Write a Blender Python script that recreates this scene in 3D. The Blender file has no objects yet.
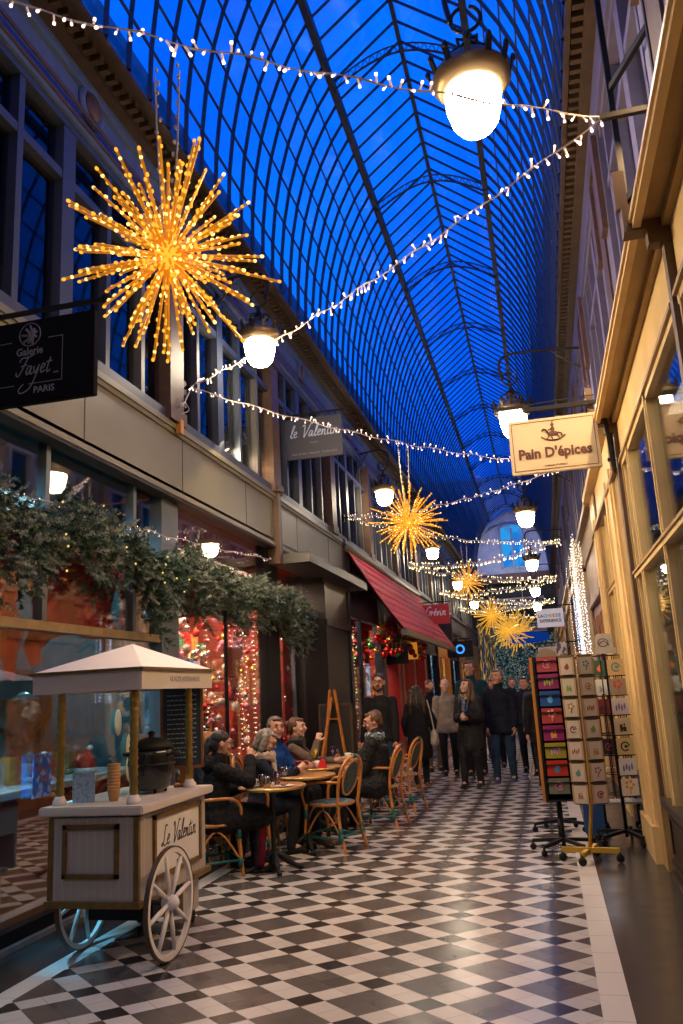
LAMP=56; STAR=1.35; STARW=4; FAIRY=3
import bpy, bmesh, math, random
from mathutils import Vector as V, Matrix, Euler
random.seed(7)
PI=math.pi
scn=bpy.context.scene
C=scn.collection
def rad(a): return math.radians(a)
# ------------------------------------------------------------ materials
MATS={}
def mat(name,col,rough=.5,metal=0,var=0,scale=8,bump=0,emit=None,es=0,spec=.5,trans=0,coat=0,col2=None,sheen=0,nosample=False,bscale=None):
    if name in MATS: return MATS[name]
    m=bpy.data.materials.new(name); m.use_nodes=True; nt=m.node_tree; N=nt.nodes; L=nt.links
    b=N['Principled BSDF']; b.inputs['Base Color'].default_value=(*col,1); b.inputs['Roughness'].default_value=rough
    b.inputs['Metallic'].default_value=metal; b.inputs['Specular IOR Level'].default_value=spec
    if coat: b.inputs['Coat Weight'].default_value=coat
    if sheen: b.inputs['Sheen Weight'].default_value=sheen
    if trans: b.inputs['Transmission Weight'].default_value=trans
    if emit: b.inputs['Emission Color'].default_value=(*emit,1); b.inputs['Emission Strength'].default_value=es
    if nosample: m.cycles.emission_sampling='NONE'
    if var or bump:
        tc=N.new('ShaderNodeTexCoord'); no=N.new('ShaderNodeTexNoise'); no.inputs['Scale'].default_value=scale; no.inputs['Detail'].default_value=5
        L.new(tc.outputs['Object'],no.inputs['Vector'])
        if var:
            mx=N.new('ShaderNodeMix'); mx.data_type='RGBA'
            c2=col2 or tuple(max(0,c*(1-var)) for c in col); c1=col if col2 else tuple(min(1,c*(1+var*.5)) for c in col)
            mx.inputs['A'].default_value=(*c1,1); mx.inputs['B'].default_value=(*c2,1)
            cr=N.new('ShaderNodeMapRange'); cr.inputs['From Min'].default_value=.35; cr.inputs['From Max'].default_value=.65
            L.new(no.outputs['Fac'],cr.inputs['Value']); L.new(cr.outputs['Result'],mx.inputs['Factor']); L.new(mx.outputs['Result'],b.inputs['Base Color'])
        if bump:
            n2=no
            if bscale:
                n2=N.new('ShaderNodeTexNoise'); n2.inputs['Scale'].default_value=bscale; L.new(tc.outputs['Object'],n2.inputs['Vector'])
            bp=N.new('ShaderNodeBump'); bp.inputs['Strength'].default_value=bump; bp.inputs['Distance'].default_value=.02
            L.new(n2.outputs['Fac'],bp.inputs['Height']); L.new(bp.outputs['Normal'],b.inputs['Normal'])
    MATS[name]=m; return m
def stripes(name,c1,c2,axis,freq,rough=.5,duty=.5,bump=0):
    if name in MATS: return MATS[name]
    m=mat(name,c1,rough); nt=m.node_tree; N=nt.nodes; L=nt.links; b=N['Principled BSDF']
    tc=N.new('ShaderNodeTexCoord'); sp=N.new('ShaderNodeSeparateXYZ'); L.new(tc.outputs['Object'],sp.inputs[0])
    a=N.new('ShaderNodeMath'); a.operation='MULTIPLY'; a.inputs[1].default_value=freq; L.new(sp.outputs[axis],a.inputs[0])
    f=N.new('ShaderNodeMath'); f.operation='FRACT'; L.new(a.outputs[0],f.inputs[0])
    g=N.new('ShaderNodeMath'); g.operation='GREATER_THAN'; g.inputs[1].default_value=duty; L.new(f.outputs[0],g.inputs[0])
    mx=N.new('ShaderNodeMix'); mx.data_type='RGBA'; mx.inputs['A'].default_value=(*c1,1); mx.inputs['B'].default_value=(*c2,1)
    L.new(g.outputs[0],mx.inputs['Factor']); L.new(mx.outputs['Result'],b.inputs['Base Color'])
    if bump:
        bp=N.new('ShaderNodeBump'); bp.inputs['Strength'].default_value=bump; bp.inputs['Distance'].default_value=.005
        L.new(g.outputs[0],bp.inputs['Height']); L.new(bp.outputs['Normal'],b.inputs['Normal'])
    return m
def spots(name,cols,scale=20,rough=.6,emit=0):
    """patterned print: cell noise picks colours"""
    if name in MATS: return MATS[name]
    m=mat(name,cols[0],rough); nt=m.node_tree; N=nt.nodes; L=nt.links; b=N['Principled BSDF']
    tc=N.new('ShaderNodeTexCoord'); vo=N.new('ShaderNodeTexVoronoi'); vo.inputs['Scale'].default_value=scale
    L.new(tc.outputs['Object'],vo.inputs['Vector']); sp=N.new('ShaderNodeSeparateColor'); L.new(vo.outputs['Color'],sp.inputs[0])
    cr=N.new('ShaderNodeValToRGB'); cr.color_ramp.interpolation='CONSTANT'
    el=cr.color_ramp.elements
    while len(el)<len(cols): el.new(.5)
    for i,c in enumerate(cols): el[i].position=i/len(cols); el[i].color=(*c,1)
    L.new(sp.outputs[0],cr.inputs[0]); L.new(cr.outputs[0],b.inputs['Base Color'])
    return m
def glass(name,tint=(.9,.93,.95),gl=1.0,rough=.02,ior=1.45,dirt=0):
    if name in MATS: return MATS[name]
    m=bpy.data.materials.new(name); m.use_nodes=True; nt=m.node_tree; N=nt.nodes; L=nt.links; N.clear()
    o=N.new('ShaderNodeOutputMaterial'); t=N.new('ShaderNodeBsdfTransparent'); t.inputs[0].default_value=(*tint,1)
    g=N.new('ShaderNodeBsdfGlossy'); g.inputs['Roughness'].default_value=rough; g.inputs[0].default_value=(1,1,1,1)
    fr=N.new('ShaderNodeFresnel'); fr.inputs[0].default_value=ior
    mu=N.new('ShaderNodeMath'); mu.operation='MULTIPLY'; mu.inputs[1].default_value=gl; mu.use_clamp=True; L.new(fr.outputs[0],mu.inputs[0])
    mx=N.new('ShaderNodeMixShader'); L.new(mu.outputs[0],mx.inputs[0]); L.new(t.outputs[0],mx.inputs[1]); L.new(g.outputs[0],mx.inputs[2])
    last=mx
    if dirt:
        d=N.new('ShaderNodeBsdfDiffuse'); d.inputs[0].default_value=(.25,.27,.3,1)
        no=N.new('ShaderNodeTexNoise'); no.inputs['Scale'].default_value=1.6; no.inputs['Detail'].default_value=6
        tc=N.new('ShaderNodeTexCoord'); L.new(tc.outputs['Object'],no.inputs['Vector'])
        mr=N.new('ShaderNodeMapRange'); mr.inputs['From Min'].default_value=.35; mr.inputs['From Max'].default_value=.7; mr.inputs['To Max'].default_value=dirt*1.6; mr.inputs['To Min'].default_value=dirt*.5
        L.new(no.outputs['Fac'],mr.inputs['Value'])
        m2=N.new('ShaderNodeMixShader'); L.new(mr.outputs[0],m2.inputs[0]); L.new(mx.outputs[0],m2.inputs[1]); L.new(d.outputs[0],m2.inputs[2]); last=m2
    L.new(last.outputs[0],o.inputs[0]); MATS[name]=m; return m
def emi(name,col,s,sample=True):
    if name in MATS: return MATS[name]
    m=bpy.data.materials.new(name); m.use_nodes=True; N=m.node_tree.nodes; N.clear()
    o=N.new('ShaderNodeOutputMaterial'); e=N.new('ShaderNodeEmission'); e.inputs[0].default_value=(*col,1); e.inputs[1].default_value=s
    m.node_tree.links.new(e.outputs[0],o.inputs[0])
    if not sample: m.cycles.emission_sampling='NONE'
    MATS[name]=m; return m
# ------------------------------------------------------------ mesh builder
class MB:
    def __init__(s): s.v=[]; s.f=[]; s.mi=[]; s.sm=[]
    def add(s,vs,fs,mi=0,sm=False):
        b=len(s.v); s.v+= [tuple(v) for v in vs]
        for f in fs: s.f.append([b+i for i in f]); s.mi.append(mi); s.sm.append(sm)
    def box(s,a,b,mi=0,R=None,o=None):
        x0,y0,z0=a; x1,y1,z1=b
        vs=[(x,y,z) for z in(z0,z1) for y in(y0,y1) for x in(x0,x1)]
        if R is not None: vs=[(R@V(v))+(o or V((0,0,0))) for v in vs]
        elif o is not None: vs=[V(v)+o for v in vs]
        s.add(vs,[(0,2,3,1),(4,5,7,6),(0,1,5,4),(2,6,7,3),(0,4,6,2),(1,3,7,5)],mi); return s
    def cbox(s,c,d,mi=0,R=None):
        h=[k/2 for k in d]; s.box((-h[0],-h[1],-h[2]),(h[0],h[1],h[2]),mi,R or Matrix.Identity(3),V(c)); return s
    def bar(s,p,q,w,h,mi=0,up=(0,0,1)):
        p=V(p);q=V(q); d=(q-p); l=d.length; d.normalize(); u=V(up)
        if abs(d.dot(u))>.99: u=V((0,1,0))
        r=d.cross(u).normalized(); u=r.cross(d)
        R=Matrix((r,d,u)).transposed(); s.box((-w/2,0,-h/2),(w/2,l,h/2),mi,R,p); return s
    def poly(s,pts,mi=0): s.add(pts,[list(range(len(pts)))],mi); return s
    def prism(s,pts,depth,mi=0):
        """pts list of Vector (planar), depth Vector"""
        n=len(pts); d=V(depth); vs=[V(p) for p in pts]+[V(p)+d for p in pts]
        s.add(vs,[list(range(n))[::-1],list(range(n,2*n))]+[(i,(i+1)%n,n+(i+1)%n,n+i) for i in range(n)],mi); return s
    def tube(s,path,r,seg=6,mi=0,closed=False,caps=True,flat=1,sm=True,up=None):
        P=[V(p) for p in path]; n=len(P)
        rr=r if isinstance(r,(list,tuple)) else [r]*n
        rings=[]; prev=None
        for i,p in enumerate(P):
            if closed: t=P[(i+1)%n]-P[i-1]
            else: t=(P[min(i+1,n-1)]-P[max(i-1,0)])
            if t.length<1e-9: t=V((0,0,1))
            t.normalize()
            if prev is None:
                u=V(up) if up else V((0,0,1)); 
                if abs(t.dot(u))>.95: u=V((1,0,0)) if abs(t.x)<.9 else V((0,1,0))
                nx=(u-t*u.dot(t)).normalized()
            else:
                nx=prev-t*prev.dot(t)
                if nx.length<1e-6: nx=t.orthogonal()
                nx.normalize()
            prev=nx; b=t.cross(nx)
            a=rr[i]; ra,rb=(a if isinstance(a,(tuple,list)) else (a,a*flat))
            rings.append([p+nx*(math.cos(2*PI*k/seg)*ra)+b*(math.sin(2*PI*k/seg)*rb) for k in range(seg)])
        vs=[v for R in rings for v in R]; fs=[]
        m=n if closed else n-1
        for i in range(m):
            j=(i+1)%n
            for k in range(seg): fs.append((i*seg+k,i*seg+(k+1)%seg,j*seg+(k+1)%seg,j*seg+k))
        if caps and not closed:
            fs.append(tuple(range(seg))[::-1]); fs.append(tuple((n-1)*seg+k for k in range(seg)))
        s.add(vs,fs,mi,sm); return s
    def lathe(s,prof,o=(0,0,0),seg=16,mi=0,R=None,sm=True):
        o=V(o); vs=[]; fs=[]; n=len(prof)
        for (r,z) in prof:
            for k in range(seg):
                v=V((max(r,1e-4)*math.cos(2*PI*k/seg),max(r,1e-4)*math.sin(2*PI*k/seg),z))
                vs.append((R@v if R else v)+o)
        for i in range(n-1):
            for k in range(seg): fs.append((i*seg+k,i*seg+(k+1)%seg,(i+1)*seg+(k+1)%seg,(i+1)*seg+k))
        fs.append(tuple(range(seg))[::-1]); fs.append(tuple((n-1)*seg+k for k in range(seg)))
        s.add(vs,fs,mi,sm); return s
    def ell(s,c,r,mi=0,seg=12,rings=8,R=None):
        c=V(c); vs=[]; fs=[]
        for i in range(1,rings):
            th=PI*i/rings
            for k in range(seg):
                ph=2*PI*k/seg; v=V((r[0]*math.sin(th)*math.cos(ph),r[1]*math.sin(th)*math.sin(ph),r[2]*math.cos(th)))
                vs.append((R@v if R else v)+c)
        a=V((0,0,r[2]));b=V((0,0,-r[2])); vs.append((R@a if R else a)+c); vs.append((R@b if R else b)+c)
        t=len(vs)-2
        for i in range(rings-2):
            for k in range(seg): fs.append((i*seg+k,(i+1)*seg+k,(i+1)*seg+(k+1)%seg,i*seg+(k+1)%seg))
        for k in range(seg): fs.append((t,k,(k+1)%seg)); fs.append((t+1,(rings-2)*seg+(k+1)%seg,(rings-2)*seg+k))
        s.add(vs,fs,mi,True); return s
    def cap(s,p,q,r0,r1,seg=12,mi=0):
        """rounded cone from p to q"""
        p=V(p);q=V(q); d=q-p; L=d.length
        if L<1e-5: return s.ell(p,(r0,r0,r0),mi,seg)
        u=d/L; pts=[];rs=[]
        for a in (85,60,35,12): pts.append(p-u*r0*math.sin(rad(a))); rs.append(r0*math.cos(rad(a)))
        for a in (12,35,60,85): pts.append(q+u*r1*math.sin(rad(a))); rs.append(r1*math.cos(rad(a)))
        return s.tube(pts,rs,seg,mi)
    def mesh(s,name):
        me=bpy.data.meshes.new(name); me.from_pydata(s.v,[],s.f)
        me.polygons.foreach_set('material_index',s.mi); me.polygons.foreach_set('use_smooth',s.sm); me.update(); return me
    def build(s,name,mats,parent=None,loc=None,rot=None,bevel=0):
        me=s.mesh(name)
        for m in (mats if isinstance(mats,(list,tuple)) else [mats]): me.materials.append(m)
        if bevel:
            bm=bmesh.new(); bm.from_mesh(me)
            bmesh.ops.bevel(bm,geom=bm.edges[:],offset=bevel,segments=2,affect='EDGES',clamp_overlap=True); bm.to_mesh(me); bm.free()
        o=bpy.data.objects.new(name,me); C.objects.link(o)
        if parent: o.parent=parent
        if loc: o.location=loc
        if rot: o.rotation_euler=rot
        return o
def remesh(mb,name,m,parent,voxel=.012,smooth=3,loc=None,disp=0,dscale=.05):
    me=mb.mesh(name); o=bpy.data.objects.new(name,me); C.objects.link(o)
    r=o.modifiers.new('r','REMESH'); r.mode='VOXEL'; r.voxel_size=voxel; r.use_smooth_shade=True
    if smooth: sm=o.modifiers.new('s','SMOOTH'); sm.factor=.5; sm.iterations=smooth
    if disp:
        tx=bpy.data.textures.get('fold') 
        if not tx: tx=bpy.data.textures.new('fold','CLOUDS'); tx.noise_scale=dscale
        dm=o.modifiers.new('d','DISPLACE'); dm.texture=tx; dm.strength=disp; dm.mid_level=.5
    dg=bpy.context.evaluated_depsgraph_get(); dg.update()
    nm=bpy.data.meshes.new_from_object(o.evaluated_get(dg)); o.modifiers.clear(); o.data=nm; bpy.data.meshes.remove(me); nm.name=name
    nm.materials.clear(); nm.materials.append(m)
    nm.polygons.foreach_set('use_smooth',[True]*len(nm.polygons))
    if parent: o.parent=parent
    if loc: o.location=loc
    return o
def empty(name,loc=(0,0,0),rz=0,label=None,cat=None,group=None):
    o=bpy.data.objects.new(name,None); C.objects.link(o); o.location=loc; o.rotation_euler=(0,0,rz); tag(o,label,cat,group); return o
def tag(o,label=None,cat=None,group=None,kind=None):
    if label: o['label']=label
    if cat: o['category']=cat
    if group: o['group']=group
    if kind: o['kind']=kind
    return o
def struct(o): o['kind']='structure'; return o
def copyt(o,parent=None):
    c=o.copy(); C.objects.link(c)
    if parent: c.parent=parent
    for ch in list(o.children): copyt(ch,c)
    return c
def text(body,size,m,parent=None,loc=(0,0,0),rot=(PI/2,0,0),name='lettering',shear=0,offset=0,extr=.001,align='CENTER',sx=1,space=1):
    cu=bpy.data.curves.new('t','FONT'); cu.body=body; cu.size=size; cu.align_x=align; cu.align_y='CENTER'; cu.shear=shear; cu.offset=offset; cu.extrude=extr; cu.space_character=space; cu.resolution_u=2
    t=bpy.data.objects.new('t',cu); C.objects.link(t); dg=bpy.context.evaluated_depsgraph_get(); dg.update()
    me=bpy.data.meshes.new_from_object(t.evaluated_get(dg)); bpy.data.objects.remove(t); bpy.data.curves.remove(cu)
    me.name=name; me.materials.clear(); me.materials.append(m)
    o=bpy.data.objects.new(name,me); C.objects.link(o); o.parent=parent; o.location=loc; o.rotation_euler=rot; o.scale=(sx,1,1); return o
def cat_rom(pts,n=6):
    P=[V(p) for p in pts]; out=[]
    for i in range(len(P)-1):
        a=P[max(i-1,0)];b=P[i];c=P[i+1];d=P[min(i+2,len(P)-1)]
        for k in range(n):
            t=k/n; out.append(.5*((2*b)+(c-a)*t+(2*a-5*b+4*c-d)*t*t+(3*b-a-3*c+d)*t**3))
    out.append(P[-1]); return out
GLY={'L':([(.5,.95),(.3,1),(.25,.8),(.25,.3),(.1,.02),(0,.1),(.15,.15),(.35,0),(.6,.08)],.6),'V':([(0,.85),(.12,1),(.2,.8),(.25,.1),(.3,0),(.5,.6),(.65,1.05),(.8,1)],.6),
'N':([(0,0),(.1,.5),(.18,1),(.3,.5),(.42,0),(.5,.5),(.6,1.1),(.75,1.1)],.6),
'e':([(0,.2),(.2,.3),(.22,.45),(.1,.48),(.03,.25),(.12,.02),(.32,.12)],.3),'a':([(.25,.42),(.1,.46),(0,.2),(.1,0),(.24,.3),(.27,.45),(.25,.1),(.32,0),(.4,.1)],.38),
'l':([(0,.1),(.15,.5),(.22,.95),(.14,1),(.08,.6),(.08,.1),(.15,0),(.25,.1)],.23),'n':([(0,.4),(.05,.45),(.05,0),(.1,.3),(.22,.46),(.27,.3),(.27,.05),(.34,0),(.4,.1)],.38),
't':([(.12,.8),(.08,.3),(.1,.03),(.2,.02),(.28,.12)],.26,[(-.05,.55),(.28,.6)]),'i':([(.02,.42),(.05,.2),(.07,.02),(.15,0),(.22,.1)],.2,[(.06,.62),(.07,.66)]),
'F':([(.0,.75),(.1,.95),(.5,.98),(.8,1.1)],.5,[(.45,.95),(.3,.4),(.15,.0),(0,.02),(-.05,.2)],[(.15,.5),(.5,.55)]),
'y':([(0,.42),(.05,.15),(.15,.05),(.27,.4),(.27,.45),(.25,0),(.05,-.75),(-.4,-1.0),(-.6,-.8),(-.4,-.5)],.36),
'G':([(.5,.85),(.35,1),(.1,.7),(.08,.2),(.3,.0),(.5,.25),(.5,.45),(.3,.42),(.6,.48)],.58),'r':([(0,.4),(.05,.46),(.05,.0),(.08,.3),(.2,.46)],.24),
'é':([(0,.2),(.2,.3),(.22,.45),(.1,.48),(.03,.25),(.12,.02),(.32,.12)],.3,[(.12,.6),(.22,.75)]),'v':([(0,.42),(.05,.4),(.1,0),(.2,.3),(.25,.45),(.32,.42)],.32)}
def script_text(s,size,m,parent,loc,rot,w=.03,slant=.25):
    mb=MB(); x=0; 
    for ch in s:
        if ch==' ': x+=.3; continue
        g=GLY[ch]
        for st in [g[0]]+list(g[2:]):
            p=[V(((x+a+b*slant)*size,b*size,0)) for a,b in cat_rom([(q[0],q[1],0) for q in st],5) and [(q.x,q.y) for q in cat_rom([(q[0],q[1],0) for q in st],5)]]
            mb.tube(p,w*size,4,sm=False)
        x+=g[1]+.04
    mb.v=[(a-x*size/2,b,c*.4) for a,b,c in mb.v]
    return mb.build('lettering',m,parent,loc,rot)
# ------------------------------------------------------------ camera
H=1.55
cam=bpy.data.objects.new('camera',bpy.data.cameras.new('camera')); C.objects.link(cam); scn.camera=cam
r1=(0.96904252,-0.10172128,-0.22496529); r2=(0.24142686,0.19972052,0.94964456); r3=(-0.05166887,-0.97455862,0.21809592)
cam.matrix_world=Matrix(((r1[0],-r1[1],-r1[2],0),(r2[0],-r2[1],-r2[2],0),(r3[0],-r3[1],-r3[2],H),(0,0,0,1)))
cam.data.sensor_fit='VERTICAL'; cam.data.sensor_height=24; cam.data.lens=808.33/1024*24; cam.data.clip_end=300; cam.data.clip_start=.05
# ------------------------------------------------------------ world: deep blue evening sky
w=bpy.data.worlds.new('sky'); scn.world=w; w.use_nodes=True; N=w.node_tree.nodes; L=w.node_tree.links
bg=N['Background']; tc=N.new('ShaderNodeTexCoord'); no=N.new('ShaderNodeTexNoise'); no.inputs['Scale'].default_value=2.2; no.inputs['Detail'].default_value=4
L.new(tc.outputs['Generated'],no.inputs['Vector'])
cr=N.new('ShaderNodeValToRGB'); cr.color_ramp.elements[0].position=.3; cr.color_ramp.elements[0].color=(.0003,.04,.5,1); cr.color_ramp.elements[1].position=.72; cr.color_ramp.elements[1].color=(.001,.15,.95,1)
L.new(no.outputs['Fac'],cr.inputs[0]); L.new(cr.outputs[0],bg.inputs[0]); bg.inputs[1].default_value=1.4
scn.view_settings.view_transform='Standard'; scn.view_settings.look='None'; scn.view_settings.exposure=.2; scn.view_settings.gamma=1
scn.cycles.use_denoising=True; scn.cycles.max_bounces=8; scn.cycles.transparent_max_bounces=24; scn.cycles.sample_clamp_indirect=3; scn.cycles.caustics_reflective=False; scn.cycles.caustics_refractive=False
# ------------------------------------------------------------ common materials
M_black=mat('black_paint',(.01,.01,.012),.55,0,.2,spec=.2); M_iron=mat('cast_iron',(.02,.021,.024),.45,.6,.3,20,.2)
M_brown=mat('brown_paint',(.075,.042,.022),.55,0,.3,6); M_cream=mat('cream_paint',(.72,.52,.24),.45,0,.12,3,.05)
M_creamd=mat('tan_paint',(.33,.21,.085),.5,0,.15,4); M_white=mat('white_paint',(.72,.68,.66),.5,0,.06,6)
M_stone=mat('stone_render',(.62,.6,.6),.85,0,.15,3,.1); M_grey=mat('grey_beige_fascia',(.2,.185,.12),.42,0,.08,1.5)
M_brass=mat('brass',(.62,.42,.13),.3,1,.15,20); M_glass=glass('shop_glass',(.93,.95,.96),.55); M_dark=mat('dark_board',(.02,.02,.024),.6,0,.2)
M_roof=glass('roof_glass',(.9,.95,1),.22,.1,1.45,0); M_ironb=mat('blue_grey_iron',(.045,.055,.07),.5,.2,.2)
M_wood=mat('varnished_wood',(.33,.14,.04),.35,0,.35,4); M_red=mat('red_cloth',(.42,.012,.01),.75,0,.3,3); M_teal=mat('teal_wall',(.008,.07,.09),.6,0,.2)
M_lilac=mat('lilac_grey_paint',(.13,.115,.2),.6,0,.1)
# ------------------------------------------------------------ floor
def floor_mat():
    m=mat('chequer_marble_tiles',(.6,.55,.5),.24); nt=m.node_tree; N=nt.nodes; L=nt.links; b=N['Principled BSDF']
    tc=N.new('ShaderNodeTexCoord'); sp=N.new('ShaderNodeSeparateXYZ'); L.new(tc.outputs['Object'],sp.inputs[0]); X,Y=sp.outputs[0],sp.outputs[1]
    def mt(op,a,b2=None,c=None):
        n=N.new('ShaderNodeMath'); n.operation=op
        for i,v in enumerate((a,b2,c)):
            if v is None: continue
            if isinstance(v,(int,float)): n.inputs[i].default_value=v
            else: L.new(v,n.inputs[i])
        return n.outputs[0]
    def mixc(f,a,b2):
        n=N.new('ShaderNodeMix'); n.data_type='RGBA'; L.new(f,n.inputs['Factor'])
        for k,v in (('A',a),('B',b2)):
            if isinstance(v,tuple): n.inputs[k].default_value=(*v,1)
            else: L.new(v,n.inputs[k])
        return n.outputs['Result']
    x1=mt('DIVIDE',X,.64); y1=mt('DIVIDE',Y,.547)
    s=mt('ADD',mt('ADD',x1,y1),-7.984+1/6+20); t=mt('ADD',mt('SUBTRACT',y1,x1),-8.328+1/6+20)
    fs=mt('FRACT',s); ft=mt('FRACT',t)
    a=mt('LESS_THAN',fs,1/3); c=mt('LESS_THAN',ft,1/3)
    small=mt('MULTIPLY',a,c); big=mt('MULTIPLY',mt('SUBTRACT',1,a),mt('SUBTRACT',1,c))
    # random per-tile variation
    cs=mt('FLOOR',mt('MULTIPLY',s,3)); ct=mt('FLOOR',mt('MULTIPLY',t,3)); cb=N.new('ShaderNodeCombineXYZ'); L.new(cs,cb.inputs[0]); L.new(ct,cb.inputs[1])
    wn=N.new('ShaderNodeTexWhiteNoise'); L.new(cb.outputs[0],wn.inputs['Vector'])
    no=N.new('ShaderNodeTexNoise'); no.inputs['Scale'].default_value=5; no.inputs['Detail'].default_value=6; L.new(tc.outputs['Object'],no.inputs['Vector'])
    rv=mt('MULTIPLY',wn.outputs['Value'],.5); nv=mt('ADD',rv,mt('MULTIPLY',no.outputs['Fac'],.5)); W=mixc(nv,(.42,.39,.385),(.6,.56,.55)); B=mixc(nv,(.06,.052,.052),(.125,.11,.105))
    col=mixc(big,W,B); col=mixc(small,col,(.028,.024,.024))
    # grout
    g1=mt('FRACT',mt('MULTIPLY',s,3)); g2=mt('FRACT',mt('MULTIPLY',t,3))
    def line(g,w_): return mt('MAXIMUM',mt('LESS_THAN',g,w_),mt('GREATER_THAN',g,1-w_))
    gr=mt('MAXIMUM',line(g1,.018),line(g2,.018)); grx=mt('MULTIPLY',gr,.45)
    col=mixc(grx,col,(.06,.05,.045))
    # borders across X (0.095..0.24 white, ..0.38 dark, beyond grey slabs); mirror on the left
    xc=mt('ABSOLUTE',mt('ADD',X,1.46))      # centre -1.46, half 1.555
    yl=mt('FRACT',mt('MULTIPLY',Y,3.0)); yline=mt('MULTIPLY',mt('LESS_THAN',yl,.02),.5)
    bw=mixc(yline,(.62,.57,.55),(.1,.09,.08)); bd=mixc(yline,(.04,.032,.032),(.012,.01,.01))
    gw=N.new('ShaderNodeTexNoise'); gw.inputs['Scale'].default_value=3; L.new(tc.outputs['Object'],gw.inputs['Vector'])
    bg_=mixc(gw.outputs['Fac'],(.03,.028,.027),(.055,.05,.047)); bg_=mixc(yline,bg_,(.02,.02,.02))
    col=mixc(mt('GREATER_THAN',xc,1.555),col,bw); col=mixc(mt('GREATER_THAN',xc,1.70),col,bd); col=mixc(mt('GREATER_THAN',xc,1.84),col,bg_)
    L.new(col,b.inputs['Base Color'])
    rr=N.new('ShaderNodeMapRange'); rr.inputs['To Min'].default_value=.12; rr.inputs['To Max'].default_value=.32; L.new(no.outputs['Fac'],rr.inputs['Value']); L.new(rr.outputs[0],b.inputs['Roughness'])
    bp=N.new('ShaderNodeBump'); bp.inputs['Strength'].default_value=.25; bp.inputs['Distance'].default_value=.004
    N.remove(bp)
    return m
struct(MB().box((-7,-10,-.2),(4,62,0)).build('floor',floor_mat()))
# ------------------------------------------------------------ vault
YS,YE=-9.0,45.0
CX=-1.205
def prof():
    P=[]
    a=V((1.945,7.22)); c=V((1.93,9.3)); d=V((1.025,10.54))
    for i in range(8):
        t=i/7; P.append(a*(1-t)**2+c*2*t*(1-t)+d*t*t)
    return P
PR=prof(); RIDGE=(0,11.37)
left=[(CX-p.x,p.y) for p in PR]; right=[(CX+p.x,p.y) for p in PR][::-1]
FULL=left+[(CX,11.37)]+right
g=MB()
for i in range(len(FULL)-1):
    a,b=FULL[i],FULL[i+1]; n=V((b[1]-a[1],a[0]-b[0])).normalized()*-.006
    g.add([(a[0],YS,a[1]),(b[0],YS,b[1]),(b[0],YE,b[1]),(a[0],YE,a[1])],[(0,1,2,3)],0,i not in(7,8,6,9) )
struct(g.build('ceiling',M_roof))
# purlins
def barY(mb,x,z,w_,h_): mb.box((x-w_/2,YS,z-h_/2),(x+w_/2,YE,z+h_/2))
pm=MB()
for (x,z) in (left[7],right[0]): barY(pm,x,z-.03,.1,.14)
struct(pm.build('trim_1',M_ironb))
pm=MB(); barY(pm,CX,11.37-.03,.06,.1)
for i in (1,2,3,4,5,6):
    for S in (left,right[::-1]): barY(pm,S[i][0],S[i][1],.02,.03)
struct(pm.build('trim_2',M_ironb))
# thin glazing ribs
rb=MB(); y=YS
while y<YE:
    for S in (left,right[::-1]):
        rb.tube([(p[0],y,p[1]) for p in S],.028,4,caps=False,flat=1.3,sm=False)
    for S in (left,right[::-1]):
        rb.bar((S[7][0],y,S[7][1]),(CX,y,11.37),.022,.035)
    y+=.41
struct(rb.build('trim_3',M_ironb))
# arched ties between the two main purlins, latticed
for k in range(14):
    y=.4+3.3*k; mb=MB(); n=18; x0,x1=left[7][0],right[0][0]
    pt=lambda t,dz:(x0+(x1-x0)*t,y,10.42+dz+.42*math.sin(PI*t))
    mb.tube([pt(i/n,0) for i in range(n+1)],.022,4,sm=False); mb.tube([pt(i/n,.13) for i in range(n+1)],.016,4,sm=False)
    for i in range(n): mb.bar(pt(i/n,0),pt((i+.5)/n,.13),.01,.01); mb.bar(pt((i+.5)/n,.13),pt((i+1)/n,0),.01,.01)
    struct(mb.build('trim_%d'%(10+k),M_ironb))
# ------------------------------------------------------------ outer shells
ZC=7.25
sh=MB(); sh.box((-7.2,YS,0),(-7,62,ZC+.2)); sh.box((-7.2,YS,ZC+.02),(-3.15,YE,ZC+.25)); struct(sh.build('wall_left',M_dark))
sh=MB(); sh.box((3,YS,0),(3.2,62,ZC+.2)); sh.box((.74,YS,ZC+.02),(3.2,YE,ZC+.25)); struct(sh.build('wall_right',M_dark))
struct(MB().box((-7.2,YS-.2,0),(3.2,YS,11.6)).build('wall_back',M_stone))
# cornices with dentils
for side,(xa,xb,xw) in enumerate(((-3.5,-3.15,-3.5),(1.0,.74,1.0))):
    c=MB(); lo,hi=min(xa,xb),max(xa,xb)
    c.box((lo-(.3 if side==0 else 0),YS,ZC-.0),(hi+(.3 if side else 0),YE,ZC+.12)); e=xb
    s_=1 if side==0 else -1
    c.box((min(e,e-s_*.05),YS,ZC-.06),(max(e,e-s_*.05),YE,ZC+.02))
    c.box((min(xw,xw+s_*.1),YS,ZC-.12),(max(xw,xw+s_*.1),YE,ZC))
    yy=.2
    while yy<YE: c.box((min(xw+s_*.1,xw+s_*.2),yy,ZC-.07),(max(xw+s_*.1,xw+s_*.2),yy+.06,ZC)); yy+=.13
    struct(c.build('trim_%d'%(30+side),M_brown))
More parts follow.
